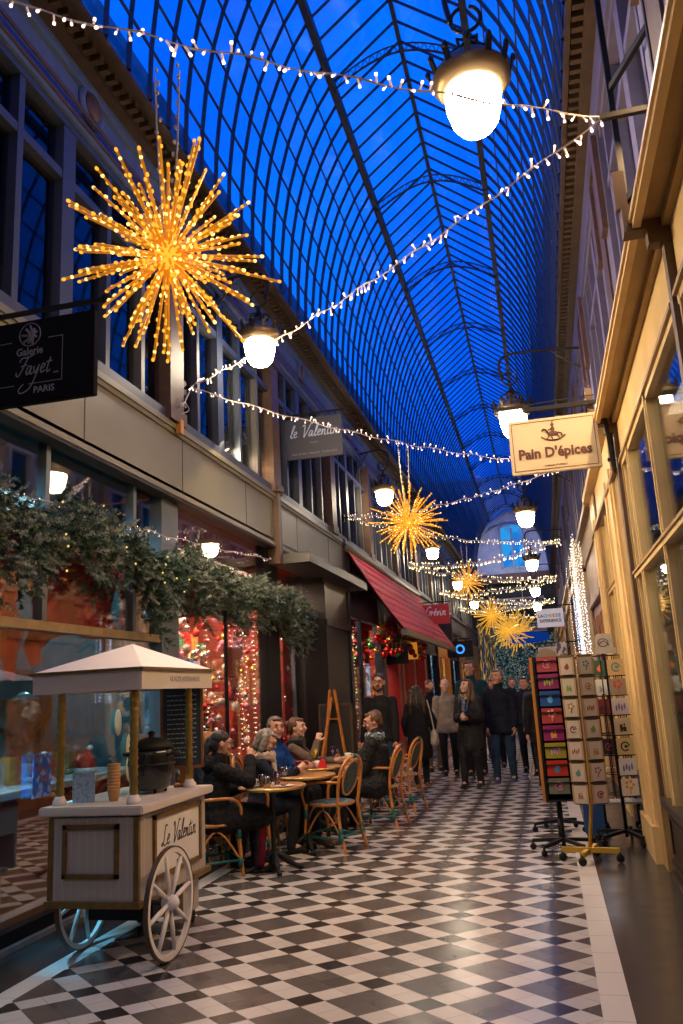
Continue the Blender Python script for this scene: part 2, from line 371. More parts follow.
# ------------------------------------------------------------ upper facades
MOD=3.3; Y0=.75
M_fr=mat('pale_blue_grey_paint',(.12,.17,.26),.55,0,.12); M_pilb=mat('dark_brown_paint',(.11,.06,.032),.5,0,.2)
M_win=glass('window_glass',(.6,.6,.65),1.0,.03); M_curt=mat('plum_curtain',(.02,.012,.014),.85,0,.4,2)
M_mul=mat('blue_grey_mullion',(.045,.055,.08),.45,0,.1); M_mul2=mat('beige_mullion',(.12,.115,.1),.45,0,.1)
fz=MB(); fz.box((-3.62,YS,6.45),(-3.5,YE,ZC)); fz.box((-3.5,YS,6.45),(-3.44,YE,6.5)); fz.box((-3.5,YS,6.55),(-3.47,YE,6.6)); fz.box((-3.5,YS,ZC-.3),(-3.46,YE,ZC-.24))
struct(fz.build('trim_40',M_fr))
fz=MB(); fz.box((1.0,YS,6.45),(1.12,YE,ZC)); fz.box((.94,YS,6.45),(1.0,YE,6.5)); fz.box((.97,YS,6.6),(1.0,YE,6.64)); struct(fz.build('trim_41',M_lilac))
fz=MB(); fz.box((-3.45,YS,6.5),(-3.42,YE,6.53)); fz.box((-3.44,YS,6.62),(-3.42,YE,6.66)); struct(fz.build('trim_42',M_pilb))
wn_=0
def wavy(mb,x,y0,y1,z0,z1,amp=.05,f=9,mi=0,flare=0):
    n=max(6,int((y1-y0)*14)); vs=[];fs=[]
    for i in range(n+1):
        yy=y0+(y1-y0)*i/n; d=amp*math.sin(i*1.9)+amp*.4*math.sin(i*.7)
        vs+=[(x+d,yy,z0),(x+d*.6,yy,z1)]
    for i in range(n): fs.append((2*i,2*i+2,2*i+3,2*i+1))
    mb.add(vs,fs,mi,True)
for side in (0,1):
    xf=-3.5 if side==0 else 1.0; s_=1 if side==0 else -1      # s_ points into the passage
    for k in range(-3,13):
        ya=Y0+MOD*k; yb=ya+MOD
        if ya>44: break
        yb=min(yb,45); wn_+=1
        z0=4.36 if side==0 else 3.9; z1=6.45
        root=struct(empty('window_%d'%wn_,(xf,ya,z0)))
        f=MB(); hx=lambda a,b:(min(a*s_,b*s_),max(a*s_,b*s_))
        def bx(mb,xa,xb,y_a,y_b,za,zb,mi=0):
            a,b=hx(xa,xb); mb.box((a,y_a,za-z0),(b,y_b,zb-z0),mi)
        bx(f,-.1,.07,-.16,.16,z0,z1,1)                        # pilaster
        bx(f,-.1,.1,-.2,.2,z1-.16,z1,1); bx(f,-.1,.09,-.19,.19,z0,z0+.14,1)
        P=MOD/5
        for i in range(1,5):
            wd=.035 if i!=2 else .09
            bx(f,-.08,.02,i*P-wd,i*P+wd,z0,z1,0 if side==0 and i!=4 else (2 if side==0 else 0))
        bx(f,-.08,.015,.1,MOD-.1,5.85,5.93,0); bx(f,-.08,.03,.1,MOD-.1,z1-.08,z1,0); bx(f,-.08,.03,.1,MOD-.1,z0,z0+.1,0)
        if side==1:                                            # panelled pilasters and stone blocks on the right
            bx(f,-.08,.05,.16,.45,z0,z1,0); bx(f,-.08,.05,MOD-.45,MOD-.16,z0,z1,0)
            bx(f,.05,.1,.2,.4,5.5,z1,3); bx(f,.05,.1,MOD-.4,MOD-.2,5.5,z1,3)
        fm=[M_mul if side==0 else M_lilac,M_pilb if side==0 else M_brown,M_mul2,M_pilb]
        f.build('window_frame',fm,root)
        gm=MB(); a,b=hx(-.07,-.06); gm.box((a,.1,0),(b,MOD-.1,z1-z0)); gm.build('pane',M_win,root)
        cm=MB(); 
        for (u,v_) in ((.2,1.2),(2.0,3.1)): wavy(cm,-.35*s_,u,v_,0,z1-z0,.04)
        cm.build('curtain',M_curt,root)
        # roundel in the frieze
        if side==0:
            r=MB(); R=Matrix.Rotation(PI/2,3,'Y'); r.lathe([(.2,0),(.2,.03),(.15,.045),(.14,.02),(0.0,.02)],(.0,MOD/2,6.85-z0),20,0,R); r.lathe([(.12,.0),(.12,.04),(.0,.05)],(.01,MOD/2,6.85-z0),16,1,R)
            r.build('roundel',[M_fr,M_pilb],root)
# room behind upper windows: dark floors
struct(MB().box((-7,YS,3.62),(-3.5,YE,3.7)).build('trim_50',M_dark)); struct(MB().box((.86,YS,3.86),(3,YE,3.92)).build('trim_51',M_dark))
# ------------------------------------------------------------ left fascia beam
def fascia(y0,y1,n):
    b=MB(); X=-3.5
    b.box((X-.12,y0,3.64),(X,y1,4.36)); b.box((X-.12,y0,4.3),(X+.045,y1,4.36)); b.box((X-.12,y0,4.255),(X+.025,y1,4.3)); b.box((X-.12,y0,3.6),(X+.03,y1,3.65))
    b.box((X-.15,y0,4.36),(X-.02,y1,4.4),0)
    b.box((X-.12,y0,3.57),(X+.02,y1,3.6),1)
    yy=y0+1.0
    while yy<y1-.5: b.box((X,yy,3.66),(X+.003,yy+.012,4.25),1); yy+=1.9
    struct(b.build('trim_%d'%n,[M_grey,M_dark]))
fascia(-1,10.62,60); fascia(10.72,14.6,61)
b=MB(); b.box((-3.62,10.6,3.35),(-3.42,10.74,4.45)); b.box((-3.62,10.58,4.38),(-3.38,10.76,4.45)); struct(b.build('trim_62',M_pilb))
# canopy slab beyond first pillar
b=MB(); b.box((-3.6,10.75,3.36),(-3.05,14.5,3.42)); b.box((-3.08,10.75,3.36),(-3.03,14.5,3.5)); b.box((-3.6,10.72,3.36),(-3.03,10.78,3.5)); struct(b.build('trim_63',mat('dark_grey_metal',(.09,.09,.09),.4,.4)))
# ------------------------------------------------------------ right fascia, shelf and frieze
b=MB(); 
for y0,y1 in ((-1,4.0),(4.1,7.3)):
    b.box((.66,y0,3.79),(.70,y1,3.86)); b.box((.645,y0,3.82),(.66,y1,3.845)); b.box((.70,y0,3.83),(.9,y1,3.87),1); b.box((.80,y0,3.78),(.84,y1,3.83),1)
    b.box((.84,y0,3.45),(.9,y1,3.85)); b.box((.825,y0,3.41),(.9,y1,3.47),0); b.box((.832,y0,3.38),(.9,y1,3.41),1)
struct(b.build('trim_70',[M_cream,M_creamd]))
for i,yp in enumerate((4.05,7.35)):
    b=MB(); b.box((.8,yp-.035,.6),(.86,yp+.035,3.8)); b.box((.62,yp-.05,3.78),(.9,yp+.05,3.93)); b.box((.60,yp-.02,3.93),(.66,yp+.02,4.15)); b.box((.73,yp-.04,3.7),(.86,yp+.04,3.8))
    struct(b.build('trim_%d'%(71+i),M_pilb))
# ============================================================ right shop
XR=.83
M_rdado=mat('dark_oak_dado',(.035,.022,.016),.3,0,.3,5)
def frame_r(n,ya,yb,muls,ztr,ztop=3.4,zs=.6,cream=True):
    root=struct(empty('window_%d'%n,(XR,ya,0))); f=MB(); L_=yb-ya
    c=0
    f.box((-.0,0,zs),(.07,.1,ztop),c); f.box((0,L_-.1,zs),(.07,L_,ztop),c)
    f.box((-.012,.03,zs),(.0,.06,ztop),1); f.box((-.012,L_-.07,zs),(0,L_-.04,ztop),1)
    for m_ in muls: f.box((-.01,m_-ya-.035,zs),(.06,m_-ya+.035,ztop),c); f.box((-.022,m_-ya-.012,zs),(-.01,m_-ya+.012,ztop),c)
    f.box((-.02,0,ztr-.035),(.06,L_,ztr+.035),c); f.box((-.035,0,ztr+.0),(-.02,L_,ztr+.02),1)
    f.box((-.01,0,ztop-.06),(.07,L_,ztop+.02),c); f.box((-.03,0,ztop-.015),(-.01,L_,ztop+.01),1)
    f.box((-.05,0,zs-.05),(.08,L_,zs+.01),2); 
    f.build('window_frame',[M_cream,M_creamd,M_rdado],root)
    MB().box((.03,.05,zs),(.036,L_-.05,ztop)).build('pane',M_glass,root)
    d=MB(); d.box((.0,0,0),(.1,L_,zs-.05)); d.box((-.03,0,0),(.0,L_,.06)); d.box((-.02,0,.1),(0,L_,.14))
    k=0; 
    while k*1.05<L_-.3: 
        y=k*1.05+.1; d.box((-.015,y,.18),(0,min(y+.85,L_-.1),.2)); d.box((-.015,y,.46),(0,min(y+.85,L_-.1),.48)); d.box((-.015,y,.18),(0,y+.02,.48)); d.box((-.015,min(y+.83,L_-.12),.18),(0,min(y+.85,L_-.1),.48)); k+=1
    d.build('dado_panel',M_rdado,root)
frame_r(40,1.0,4.0,[2.5],2.4); frame_r(41,4.12,7.22,[5.45,6.7],2.4); frame_r(42,8.65,10.1,[9.35],2.55)
p=MB(); p.box((.8,7.42,0),(.9,7.75,3.8),1); p.box((.78,7.75,0),(.9,8.62,3.8),0); p.box((.76,7.85,.3),(.78,7.92,3.5),0); p.box((.76,8.4,.3),(.78,8.48,3.5),0); p.box((.74,7.72,0),(.9,8.66,.3),0)
p.box((.8,10.1,0),(.9,10.3,3.8),1); p.box((.78,10.3,0),(.9,10.95,3.8),0); p.box((.76,10.4,.3),(.78,10.46,3.5),0)
struct(p.build('trim_80',[M_cream,M_creamd]))
# frieze and shelf further along
p=MB()
for y0,y1 in ((7.42,10.95),(14.3,17.1),(20.6,27),(33,45)):
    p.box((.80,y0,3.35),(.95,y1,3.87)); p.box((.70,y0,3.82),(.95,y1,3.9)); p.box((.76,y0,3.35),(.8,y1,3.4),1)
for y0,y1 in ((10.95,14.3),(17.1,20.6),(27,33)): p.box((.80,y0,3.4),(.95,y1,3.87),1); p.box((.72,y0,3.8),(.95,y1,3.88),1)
struct(p.build('trim_81',[M_cream,M_creamd]))
# wooden door bay
r=struct(empty('door_1',(XR,11.0,0))); d=MB(); d.box((0,0,0),(.1,.25,3.4)); d.box((0,2.9,0),(.1,3.15,3.4)); d.box((0,.25,2.7),(.1,2.9,3.4)); d.box((-.04,.2,2.66),(0,2.95,2.74))
for k in range(3): d.box((.03,.27+k*.88,0),(.08,.27+k*.88+.85,2.66)); d.box((.0,.37+k*.88,.15),(.03,.37+k*.88+.62,.9)); d.box((.01,.37+k*.88,1.0),(.03,.37+k*.88+.05,2.5)); d.box((.01,.94+k*.88,1.0),(.03,.99+k*.88,2.5))
d.build('door_leaf',M_wood,r); MB().tube([(-.05,1.1,1.0),(-.05,1.1,1.3)],.012,6).build('handle',M_brass,r)
# interior of the near right shop
M_plaster=mat('shop_plaster',(.18,.15,.12),.8,0,.2)
s=MB(); s.box((2.5,1,0),(2.6,45,3.8)); s.box((.9,10.2,0),(2.5,10.3,3.8)); s.box((.9,.9,0),(2.5,1,3.8)); struct(s.build('wall_shop',M_plaster))
def wire_rack(loc,rz,w_,h,nrows,label,cat='rack',cards=True,group=None):
    r=empty('wire_rack',loc,rz,label,cat,group); m=MB()
    for x in (-w_/2,w_/2): m.tube([(x,0,0),(x,0,h)],.012,5)
    for k in range(nrows+1):
        z=.2+(h-.3)*k/nrows
        for y in (0,-.1): m.tube([(-w_/2,y,z+(.05 if y else 0)),(w_/2,y,z+(.05 if y else 0))],.004,4)
        for x in (-w_/2,0,w_/2): m.tube([(x,0,z),(x,-.1,z),(x,-.1,z+.05)],.004,4)
    m.build('wire_frame',M_black,r); return r
toyc=[(.5,.05,.04),(.6,.4,.1),(.1,.25,.4),(.55,.5,.45),(.1,.3,.12),(.3,.08,.3)]
for i,(y,rows) in enumerate(((6.4,6),(5.6,6),(4.9,6))):
    wire_rack((1.25,y,.6),PI/2,.6,1.4,rows,['wire display rack behind the shop window glass, beside the window frame post','wire display rack behind the shop window glass, middle of the row','wire display rack behind the shop window glass, at the photo edge'][i])
random.seed(3)
# hanging puppet in the upper pane
pp=empty('puppet',(1.02,5.0,2.5),0,'red long-legged puppet hanging in the upper pane of the cream shop window','puppet'); mb=MB()
mb.cap((0,0,.5),(0,0,.2),.035,.07); mb.ell((0,0,.58),(.04,.04,.055)); mb.build('body',mat('puppet_red',(.45,.07,.04),.7),pp)
mb=MB(); 
for x in (-.035,.035): mb.tube([(x,0,.18),(x*1.3,0,0),(x*1.1,.01,-.2)],.014,6)
mb.tube([(-.05,0,.42),(-.1,0,.28),(-.06,0,.2)],.011,6); mb.tube([(.05,0,.42),(.1,0,.28),(.08,0,.15)],.011,6); mb.build('limbs',mat('puppet_tan',(.5,.3,.15),.7),pp)
MB().tube([(0,0,.62),(0,0,.88)],.003,4).build('string',M_black,pp)
# ============================================================ generic bays further along (both sides)
M_lit1=None
def lit(name,cols,s,scale):
    if name in MATS: return MATS[name]
    m=bpy.data.materials.new(name); m.use_nodes=True; nt=m.node_tree; N=nt.nodes; L=nt.links; N.clear()
    o=N.new('ShaderNodeOutputMaterial'); e=N.new('ShaderNodeEmission'); tc=N.new('ShaderNodeTexCoord'); v=N.new('ShaderNodeTexVoronoi'); v.inputs['Scale'].default_value=scale
    L.new(tc.outputs['Object'],v.inputs['Vector']); sp=N.new('ShaderNodeSeparateColor'); L.new(v.outputs['Color'],sp.inputs[0]); cr=N.new('ShaderNodeValToRGB'); cr.color_ramp.interpolation='CONSTANT'; el=cr.color_ramp.elements
    while len(el)<len(cols): el.new(.5)
    for i,c in enumerate(cols): el[i].position=i/len(cols); el[i].color=(*c,1)
    L.new(sp.outputs[0],cr.inputs[0]); L.new(cr.outputs[0],e.inputs[0]); e.inputs[1].default_value=s; L.new(e.outputs[0],o.inputs[0]); MATS[name]=m; return m
L_warm=lit('lit_warm_display',[(1,.55,.15),(.3,.12,.03),(1,.75,.4),(.1,.04,.01),(.7,.3,.06)],1.0,7)
L_cool=lit('lit_cool_display',[(.3,.6,.9),(.05,.1,.2),(.8,.85,.9),(.1,.3,.5),(.02,.05,.1)],.9,6)
L_red=lit('lit_red_display',[(.8,.08,.03),(.15,.01,.01),(.9,.4,.1),(.3,.02,.02)],.7,8)
dn=60
def bay(side,ya,yb,frame_m,litm,zt=2.6,n=None):
    global dn; dn+=1
    xf=-3.5 if side==0 else .83; s_=1 if side==0 else -1
    r=struct(empty('window_%d'%dn,(xf,ya,0))); L_=yb-ya; f=MB()
    def bx(xa,xb,y0,y1,z0,z1,mi=0): f.box((min(xa*s_,xb*s_),y0,z0),(max(xa*s_,xb*s_),y1,z1),mi)
    bx(-.1,.06,0,.22,0,3.5); bx(-.1,.06,L_-.22,L_,0,3.5); bx(-.1,.02,.2,L_-.2,0,.45); bx(-.1,.03,.2,L_-.2,zt,3.5); bx(-.02,.06,.2,L_-.2,zt-.03,zt+.05); bx(-.1,.01,L_/2-.04,L_/2+.04,.4,zt); bx(.06,.09,.05,.17,.3,3.2); bx(.06,.09,L_-.17,L_-.05,.3,3.2); bx(-.1,.1,0,L_,3.4,3.56)
    f.build('window_frame',frame_m,r)
    a,b_=sorted((-.05*s_,-.056*s_)); MB().box((a,.2,.45),(b_,L_-.2,zt)).build('pane',M_glass,r)
    a,b_=sorted((-.7*s_,-.75*s_)); MB().box((a,.1,.0),(b_,L_-.1,3.3)).build('lit_display',litm,r)
    m=MB(); 
    for z in (.45,1.1,1.7): a,b_=sorted((-.2*s_,-.6*s_)); m.box((a,.25,z-.02),(b_,L_-.25,z))
    m.build('display_shelf',M_wood,r)
M_greenp=mat('dark_green_paint',(.02,.05,.04),.4); M_redp=mat('red_paint',(.4,.015,.012),.4,0,.15); M_orp=mat('orange_panel',(.75,.28,.03),.5)
for i,(ya,yb,fm,lm) in enumerate(((14.3,17.1,M_cream,L_warm),(17.1,20.6,M_wood,L_cool),(20.6,24,M_cream,L_warm),(24,27.3,M_brown,L_warm),(27.3,30.6,M_cream,L_cool),(30.6,34,M_wood,L_warm),(34,37.5,M_cream,L_warm),(37.5,41,M_brown,L_red),(41,45,M_wood,L_warm))): bay(1,ya,yb,fm,lm)
for i,(ya,yb,fm,lm) in enumerate(((24.3,27.3,M_black,L_cool),(27.3,30.6,M_orp,L_warm),(30.6,34,M_black,L_cool),(34,37.5,M_wood,L_warm),(37.5,41,M_greenp,L_cool),(41,45,M_wood,L_warm))): bay(0,ya,yb,fm,lm)
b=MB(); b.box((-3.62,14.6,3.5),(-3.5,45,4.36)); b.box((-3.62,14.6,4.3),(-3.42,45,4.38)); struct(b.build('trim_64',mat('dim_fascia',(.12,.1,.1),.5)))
# ============================================================ left shops
XL=-3.65
M_post=mat('blue_grey_post',(.13,.16,.2),.4,.2,.1); M_rail=mat('aged_gold_rail',(.36,.26,.14),.4,.4,.2)
r=struct(empty('window_90',(XL,2.0,0))); f=MB()
for y,wd in ((5.4,.03),(6.8,.03)): f.box((-.05,y-2-wd,2.2),(.03,y-2+wd,3.6),0)
f.box((-.08,5.3,0),(.06,5.68,3.6),0); f.box((-.05,0,2.12),(.05,5.4,2.19),1); f.box((-.05,0,2.86),(.05,10.3,2.93),1); f.box((-.06,0,0),(.03,10.3,.12),2)
f.box((-.03,7.11,.1),(.01,7.13,2.9),2); f.box((-.08,8.45,0),(.05,9.0,3.6),2); f.box((-.04,9.8,.1),(.01,9.83,2.9),0)
f.build('window_frame',[M_post,M_rail,M_black],r)
MB().box((-.01,0,.12),(-.002,10.3,3.6)).build('pane',M_glass,r)
struct(MB().box((-3.72,2,0),(-3.58,12.3,.035)).build('trim_91',mat('pale_marble',(.4,.38,.36),.3,0,.2)))
p=MB(); p.box((-3.9,12.35,0),(-3.3,14.1,3.4)); p.box((-3.3,12.35,0),(-3.27,12.5,3.3)); p.box((-3.3,13.95,0),(-3.27,14.1,3.3)); p.box((-3.3,12.35,.0),(-3.22,14.1,.25)); p.box((-3.3,12.35,2.6),(-3.25,14.1,2.7)); struct(p.build('trim_92',mat('black_pillar',(.012,.013,.016),.35)))
# interiors
s=MB(); s.box((-5.9,2,0),(-5.8,7.5,3.6)); s.box((-5.8,1.95,0),(-3.7,2,3.6)); s.box((-5.8,7.45,0),(-3.8,7.5,3.6)); struct(s.build('wall_shop_left',M_teal))
s=MB(); s.box((-5.9,7.55,0),(-5.8,24,3.6)); s.box((-5.8,12.4,0),(-3.8,12.5,3.6)); s.box((-5.8,24,0),(-3.6,24.1,3.6)); struct(s.build('wall_shop_far',mat('deep_red_wall',(.28,.03,.02),.7,0,.3)))
# red swags above the rail
def swag(name,ya,yb,z0,z1,label,sag=.5,x=-3.78):
    n=22; vs=[];fs=[]
    for i in range(n+1):
        t=i/n; y=ya+(yb-ya)*t; lo=z0-sag*(1-(2*t-1)**2)*-1
        for j in range(7):
            u=j/6; z=z1+(lo-z1)*u; vs.append((x+.05*math.sin(j*2.2+i*.8)+.03*math.sin(i*1.7),y,z))
    for i in range(n):
        for j in range(6): a=i*7+j; fs.append((a,a+7,a+8,a+1))
    mb=MB(); mb.add(vs,fs,0,True); o=mb.build(name,M_red); tag(o,label,'curtain'); return o
swag('red_drape',3.6,5.35,1.75,2.9,'dark red cloth swag behind the tea shop glass, at the photo left edge',.35)
swag('red_drape',5.45,6.75,1.85,2.9,'dark red cloth swag behind the tea shop glass, right above the serving cart roof',.3)
swag('red_drape',6.85,7.35,2.0,2.9,'narrow red cloth swag behind the glass beside the blue-grey post',.1)
swag('red_drape',7.75,10.35,2.35,2.9,'red cloth valance along the top of the ornament shop window',.15)
swag('red_drape',11.1,12.2,2.3,2.9,'short red cloth valance beside the black pillar',.1)
c=MB(); n=24
wavy(c,-3.85,11.9,12.3,.3,2.9,.04); o=c.build('red_curtain',M_red); tag(o,'floor-length red curtain hanging behind the glass by the black pillar','curtain')
# counter in the tea shop
ct=empty('shop_counter',(-4.22,5.75,0),0,'tea shop counter with red front seen through the left window','counter')
MB().box((-.33,-.75,0),(.33,1.6,.92)).build('cabinet',mat('red_counter',(.22,.02,.015),.4,0,.3),ct)
MB().box((-.37,-.8,.92),(.37,1.65,.97)).build('counter_top',mat('pale_top',(.5,.55,.6),.3),ct)
g_=MB(); g_.box((.1,.0,1.0),(.11,1.5,1.28)); g_.box((-.2,.0,1.27),(.11,1.5,1.28)); g_.build('glass_screen',M_glass,ct)
random.seed(5)
cols={'white':(.7,.7,.72),'red':(.55,.03,.03),'blue':(.05,.18,.55),'gold':(.6,.4,.1),'pale blue':(.4,.6,.8),'green':(.03,.25,.08)}
def packm(c): return mat('pack_'+c.replace(' ','_'),cols[c],.5)
sl=[('white',5.2),('blue',5.35),('red',5.65),('white',5.9),('gold',6.15),('pale blue',6.4),('red',6.7),('green',6.95)]
for i,(c,y) in enumerate(sl):
    k=empty('gift_packet',(-4.25,y-.2,.97),random.uniform(-.4,.4),'wrapped packet standing on the tea shop counter','packet','wrapped packets on the tea shop counter')
    h=random.uniform(.12,.26); MB().box((-.07,-.08,0),(.07,.08,h)).build('packet',packm(c),k,bevel=.008)
    b=MB(); b.box((-.075,-.012,0),(.075,.012,h+.006)); b.tube(cat_rom([(0,-.05,h+.03),(0,-.02,h+.05),(0,0,h+.005),(0,.02,h+.05),(0,.05,h+.03)],4),.006,4); b.build('ribbon',packm('gold' if c!='gold' else 'red'),k)
for i,y in enumerate((5.3,6.0,6.7)):
    k=empty('santa_hat',(-4.08,y+.1,.97),0,['red santa hat with white band on the counter, nearest the barista','red santa hat with white band at the middle of the counter','red santa hat with white band at the far end of the counter'][i],'hat')
    MB().lathe([(.085,.03),(.08,.07),(.05,.15),(.02,.2),(0.0,.21)],seg=12).build('crown',M_red,k); MB().tube([(.085*math.cos(a*PI/6),.085*math.sin(a*PI/6),.025) for a in range(12)],.022,6,closed=True).build('fur_band',M_white,k); MB().ell((.03,.0,.215),(.025,.025,.025)).build('pompom',M_white,k)
mr=empty('round_mirror',(-5.2,7.42,1.62),-PI/2,'round mirror with thick dark frame on the teal wall','mirror'); R=Matrix.Rotation(PI/2,3,'Y')
MB().lathe([(.33,0),(.34,.05),(.27,.07),(.26,.02)],seg=28,R=R).build('frame',M_black,mr); MB().lathe([(.265,.02),(.0,.021)],seg=28,R=R).build('mirror_glass',mat('mirror',(.8,.85,.85),.03,1),mr)
# hair/people inside handled later. poster cards on the glass
k=empty('menu_poster',(-3.62,5.42,.93),0,'blue and orange printed menu stuck on the glass left of the cart','poster'); 
MB().box((0,-.11,0),(.006,.11,.3)).build('sheet',spots('menu_print',[(.03,.12,.5),(.3,.4,.7),(.4,.1,.03),(.05,.2,.6),(.03,.1,.4)],30),k)
for i,(y,z,c,l) in enumerate(((6.55,1.4,(.5,.6,.5),'pale oval sticker with green mark high on the glass'),(6.75,1.18,(.5,.48,.3),'cream oval sticker on the glass behind the soup kettle'),(6.75,1.0,(.5,.48,.3),'cream oval sticker lowest on the glass behind the kettle'))):
    o=MB().lathe([(.075,0),(.075,.004)],seg=18,R=R@Matrix.Diagonal((1.5,.8,1))).build('oval_sticker',mat('sticker%d'%i,c,.5),None,(-3.64,y,z)); tag(o,l,'sticker')
# ------------------------------------------------ Christmas window
random.seed(11)
M_pine=mat('pine_green',(.02,.09,.035),.8,0,.4,10)
baum=[mat('bauble_red',(.6,.02,.02),.15,.7),mat('bauble_gold',(.75,.45,.1),.2,.9),mat('bauble_silver',(.7,.68,.7),.15,.9),mat('bauble_white',(.75,.7,.68),.4),mat('bauble_green',(.05,.3,.1),.2,.5),mat('bauble_pink',(.75,.25,.4),.3,.3)]
protos=[]
for m_ in baum:
    p_=[MB().ell((0,0,0),(.042,.042,.042),0,10,7).mesh('bauble')]; p_[0].materials.append(m_)
    q=MB().lathe([(.012,.038),(.012,.055),(.004,.06)],seg=6).tube([(0,0,.06),(0,0,.16)],.0015,3,caps=False).mesh('bauble_cap'); q.materials.append(M_brass); protos.append((p_[0],q))
def bauble(loc,i,s,label,group):
    o=bpy.data.objects.new('bauble',protos[i][0]); C.objects.link(o); o.location=loc; o.scale=(s,s,s); tag(o,label,'bauble',group)
    c=bpy.data.objects.new('hanging_cap',protos[i][1]); C.objects.link(c); c.parent=o
for i in range(230):
    y=random.choice([random.uniform(9.2,10.3),random.uniform(11.1,12.2),random.uniform(7.8,12.2)])
    bauble((random.uniform(-4.7,-3.75),y,random.uniform(.9,2.6)),random.choice([0,0,1,2,2,3,3,5]),random.uniform(.5,1.3),'glass bauble hanging in the Christmas window left of the black pillar','baubles in the Christmas window')
for i in range(110):
    y=random.uniform(14.25,17.6)
    bauble((random.uniform(-4.2,-3.55),y,random.uniform(.8,2.9)),random.choice([0,1,1,2,3,4,5]),random.uniform(.8,1.7),'glass bauble hanging in the shop window right of the black pillar','baubles right of the black pillar')
for i in range(60):
    bauble((random.uniform(-3.4,-3.0),random.uniform(15.8,22),random.uniform(2.3,2.85)),random.choice([0,0,0,1,4]),random.uniform(1.2,2.4),'large bauble hanging in the dark under the red awning','baubles under the awning')
def xmas_tree(loc,h,m,label,tipm,deco=None):
    t=empty('christmas_tree',loc,0,label,'christmas tree'); mb=MB(); n=int(h*260)
    for i in range(n):
        z=random.random()**.8*h*.95+.08*h; rr=(h-z)*.36+.03; a=random.uniform(0,2*PI); d=V((math.cos(a),math.sin(a),-.25)); p=V((0,0,z)); q=p+d*rr*random.uniform(.6,1)
        mb.bar(p+d*rr*.2,q,.035,.03); 
        for s_ in (-1,1): mb.bar(q-d*.05,q-d*.01+V((-d.y*s_,d.x*s_,0))*.06,.018,.015)
    mb.build('branches',m,t); MB().tube([(0,0,0),(0,0,h*.9)],[.035,.01],8).build('trunk',M_brown,t)
    st=MB(); R=Matrix.Rotation(PI/2,3,'Y'); st.prism([V((0,.08*(1 if i%2==0 else .4)*math.sin(i*PI/5),h+.05+.08*(1 if i%2==0 else .4)*math.cos(i*PI/5))) for i in range(10)],(.02,0,0)); st.build('tree_star',tipm,t)
    ld=MB(); 
    for i in range(70):
        z=random.random()*h*.9+.08; rr=(h-z)*.36+.04; a=random.uniform(0,2*PI); ld.ell((rr*math.cos(a),rr*math.sin(a),z),(.012,.012,.012),0,5,4)
    ld.build('fairy_lights',emi('tree_light',(1,.8,.55),3,False),t)
    bl=MB()
    for i in range(26):
        z=random.random()*h*.85+.1; rr=(h-z)*.34+.03; a=random.uniform(0,2*PI); bl.ell((rr*math.cos(a),rr*math.sin(a),z),(.035,.035,.035),0,8,6)
    bl.build('tree_baubles',baum[0],t); return t
xmas_tree((-4.35,9.6,.5),1.5,M_pine,'green Christmas tree with red baubles behind the seated diners',baum[1])
xmas_tree((-4.2,8.25,.5),1.35,mat('pink_tinsel',(.5,.22,.3),.4,.4,.3,12),'pink tinsel tree in the window behind the chalkboard menu',baum[2])
xmas_tree((-3.98,4.4,.0),1.6,mat('silver_tinsel',(.1,.11,.12),.35,.6,.5,14),'dark tinsel tree behind the glass at the photo left edge',baum[2])
xmas_tree((-4.1,15.4,.4),1.5,M_pine,'green Christmas tree in the window behind the standing man',baum[1])
# warm light strands, gnome dolls, gift boxes on shelves
M_wl=emi('warm_led',(1,.72,.42),4,False)
for i in range(22):
    y=random.uniform(7.9,12.1) if i<14 else random.uniform(14.3,17.4); x=random.uniform(-4.6,-3.8)
    o=empty('light_strand',(x,y,2.9),0,'vertical strand of warm white lights in the Christmas window' if i<14 else 'vertical strand of warm white lights right of the black pillar','string lights','strands in the Christmas window' if i<14 else 'strands right of the black pillar')
    MB().tube([(0,0,0),(0,0,-2.1)],.002,3).build('wire',M_black,o); m=MB()
    for j in range(30): m.ell((random.uniform(-.015,.015),random.uniform(-.015,.015),-.07*j-.03),(.008,.008,.01),0,5,4)
    tag(m.build('light_bulbs',M_wl,o),kind='stuff')
for i in range(16):
    y=7.95+i*.27 if i<15 else 15; c=['red','white','gold','green'][i%4]
    o=empty('gnome_doll',(-3.82-.1*(i%3),y,.5),0,'small plush gnome with pointed hat on the Christmas window ledge','doll','gnomes on the Christmas window ledge')
    MB().lathe([(.07,0),(.085,.05),(.07,.12),(.03,.16)],seg=12).build('body',packm('white' if c=='red' else 'red'),o); MB().lathe([(.075,.14),(.06,.2),(.03,.3),(.0,.4)],seg=12).build('hat',packm(c),o); MB().ell((.06,0,.1),(.03,.045,.07)).build('beard',M_white,o); MB().ell((.09,0,.15),(.015,.015,.015)).build('nose',mat('doll_skin',(.6,.35,.25),.6),o)
for z in (.95,1.4,1.85,2.3):
    struct(MB().box((-5.5,7.7,z-.03),(-5.1,12.2,z)).build('trim_%d'%(int(z*100)),M_wood))
    y=7.8
    while y<12.1:
        w_=random.uniform(.1,.24); h=random.uniform(.12,.34); o=MB().box((-.1,0,0),(.1,w_,h)).build('gift_box',packm(random.choice(['red','white','gold','green','blue','pale blue','red'])),None,(-5.25,y,z),bevel=.006); tag(o,'coloured gift box on the back shelves of the Christmas shop','box','gift boxes on the back shelves'); 
        y+=w_+random.uniform(.04,.16)
struct(MB().box((-5.8,2,0),(-3.72,24,.012)).build('floor_shop',mat('dark_shop_floor',(.03,.02,.018),.4,0,.3)))
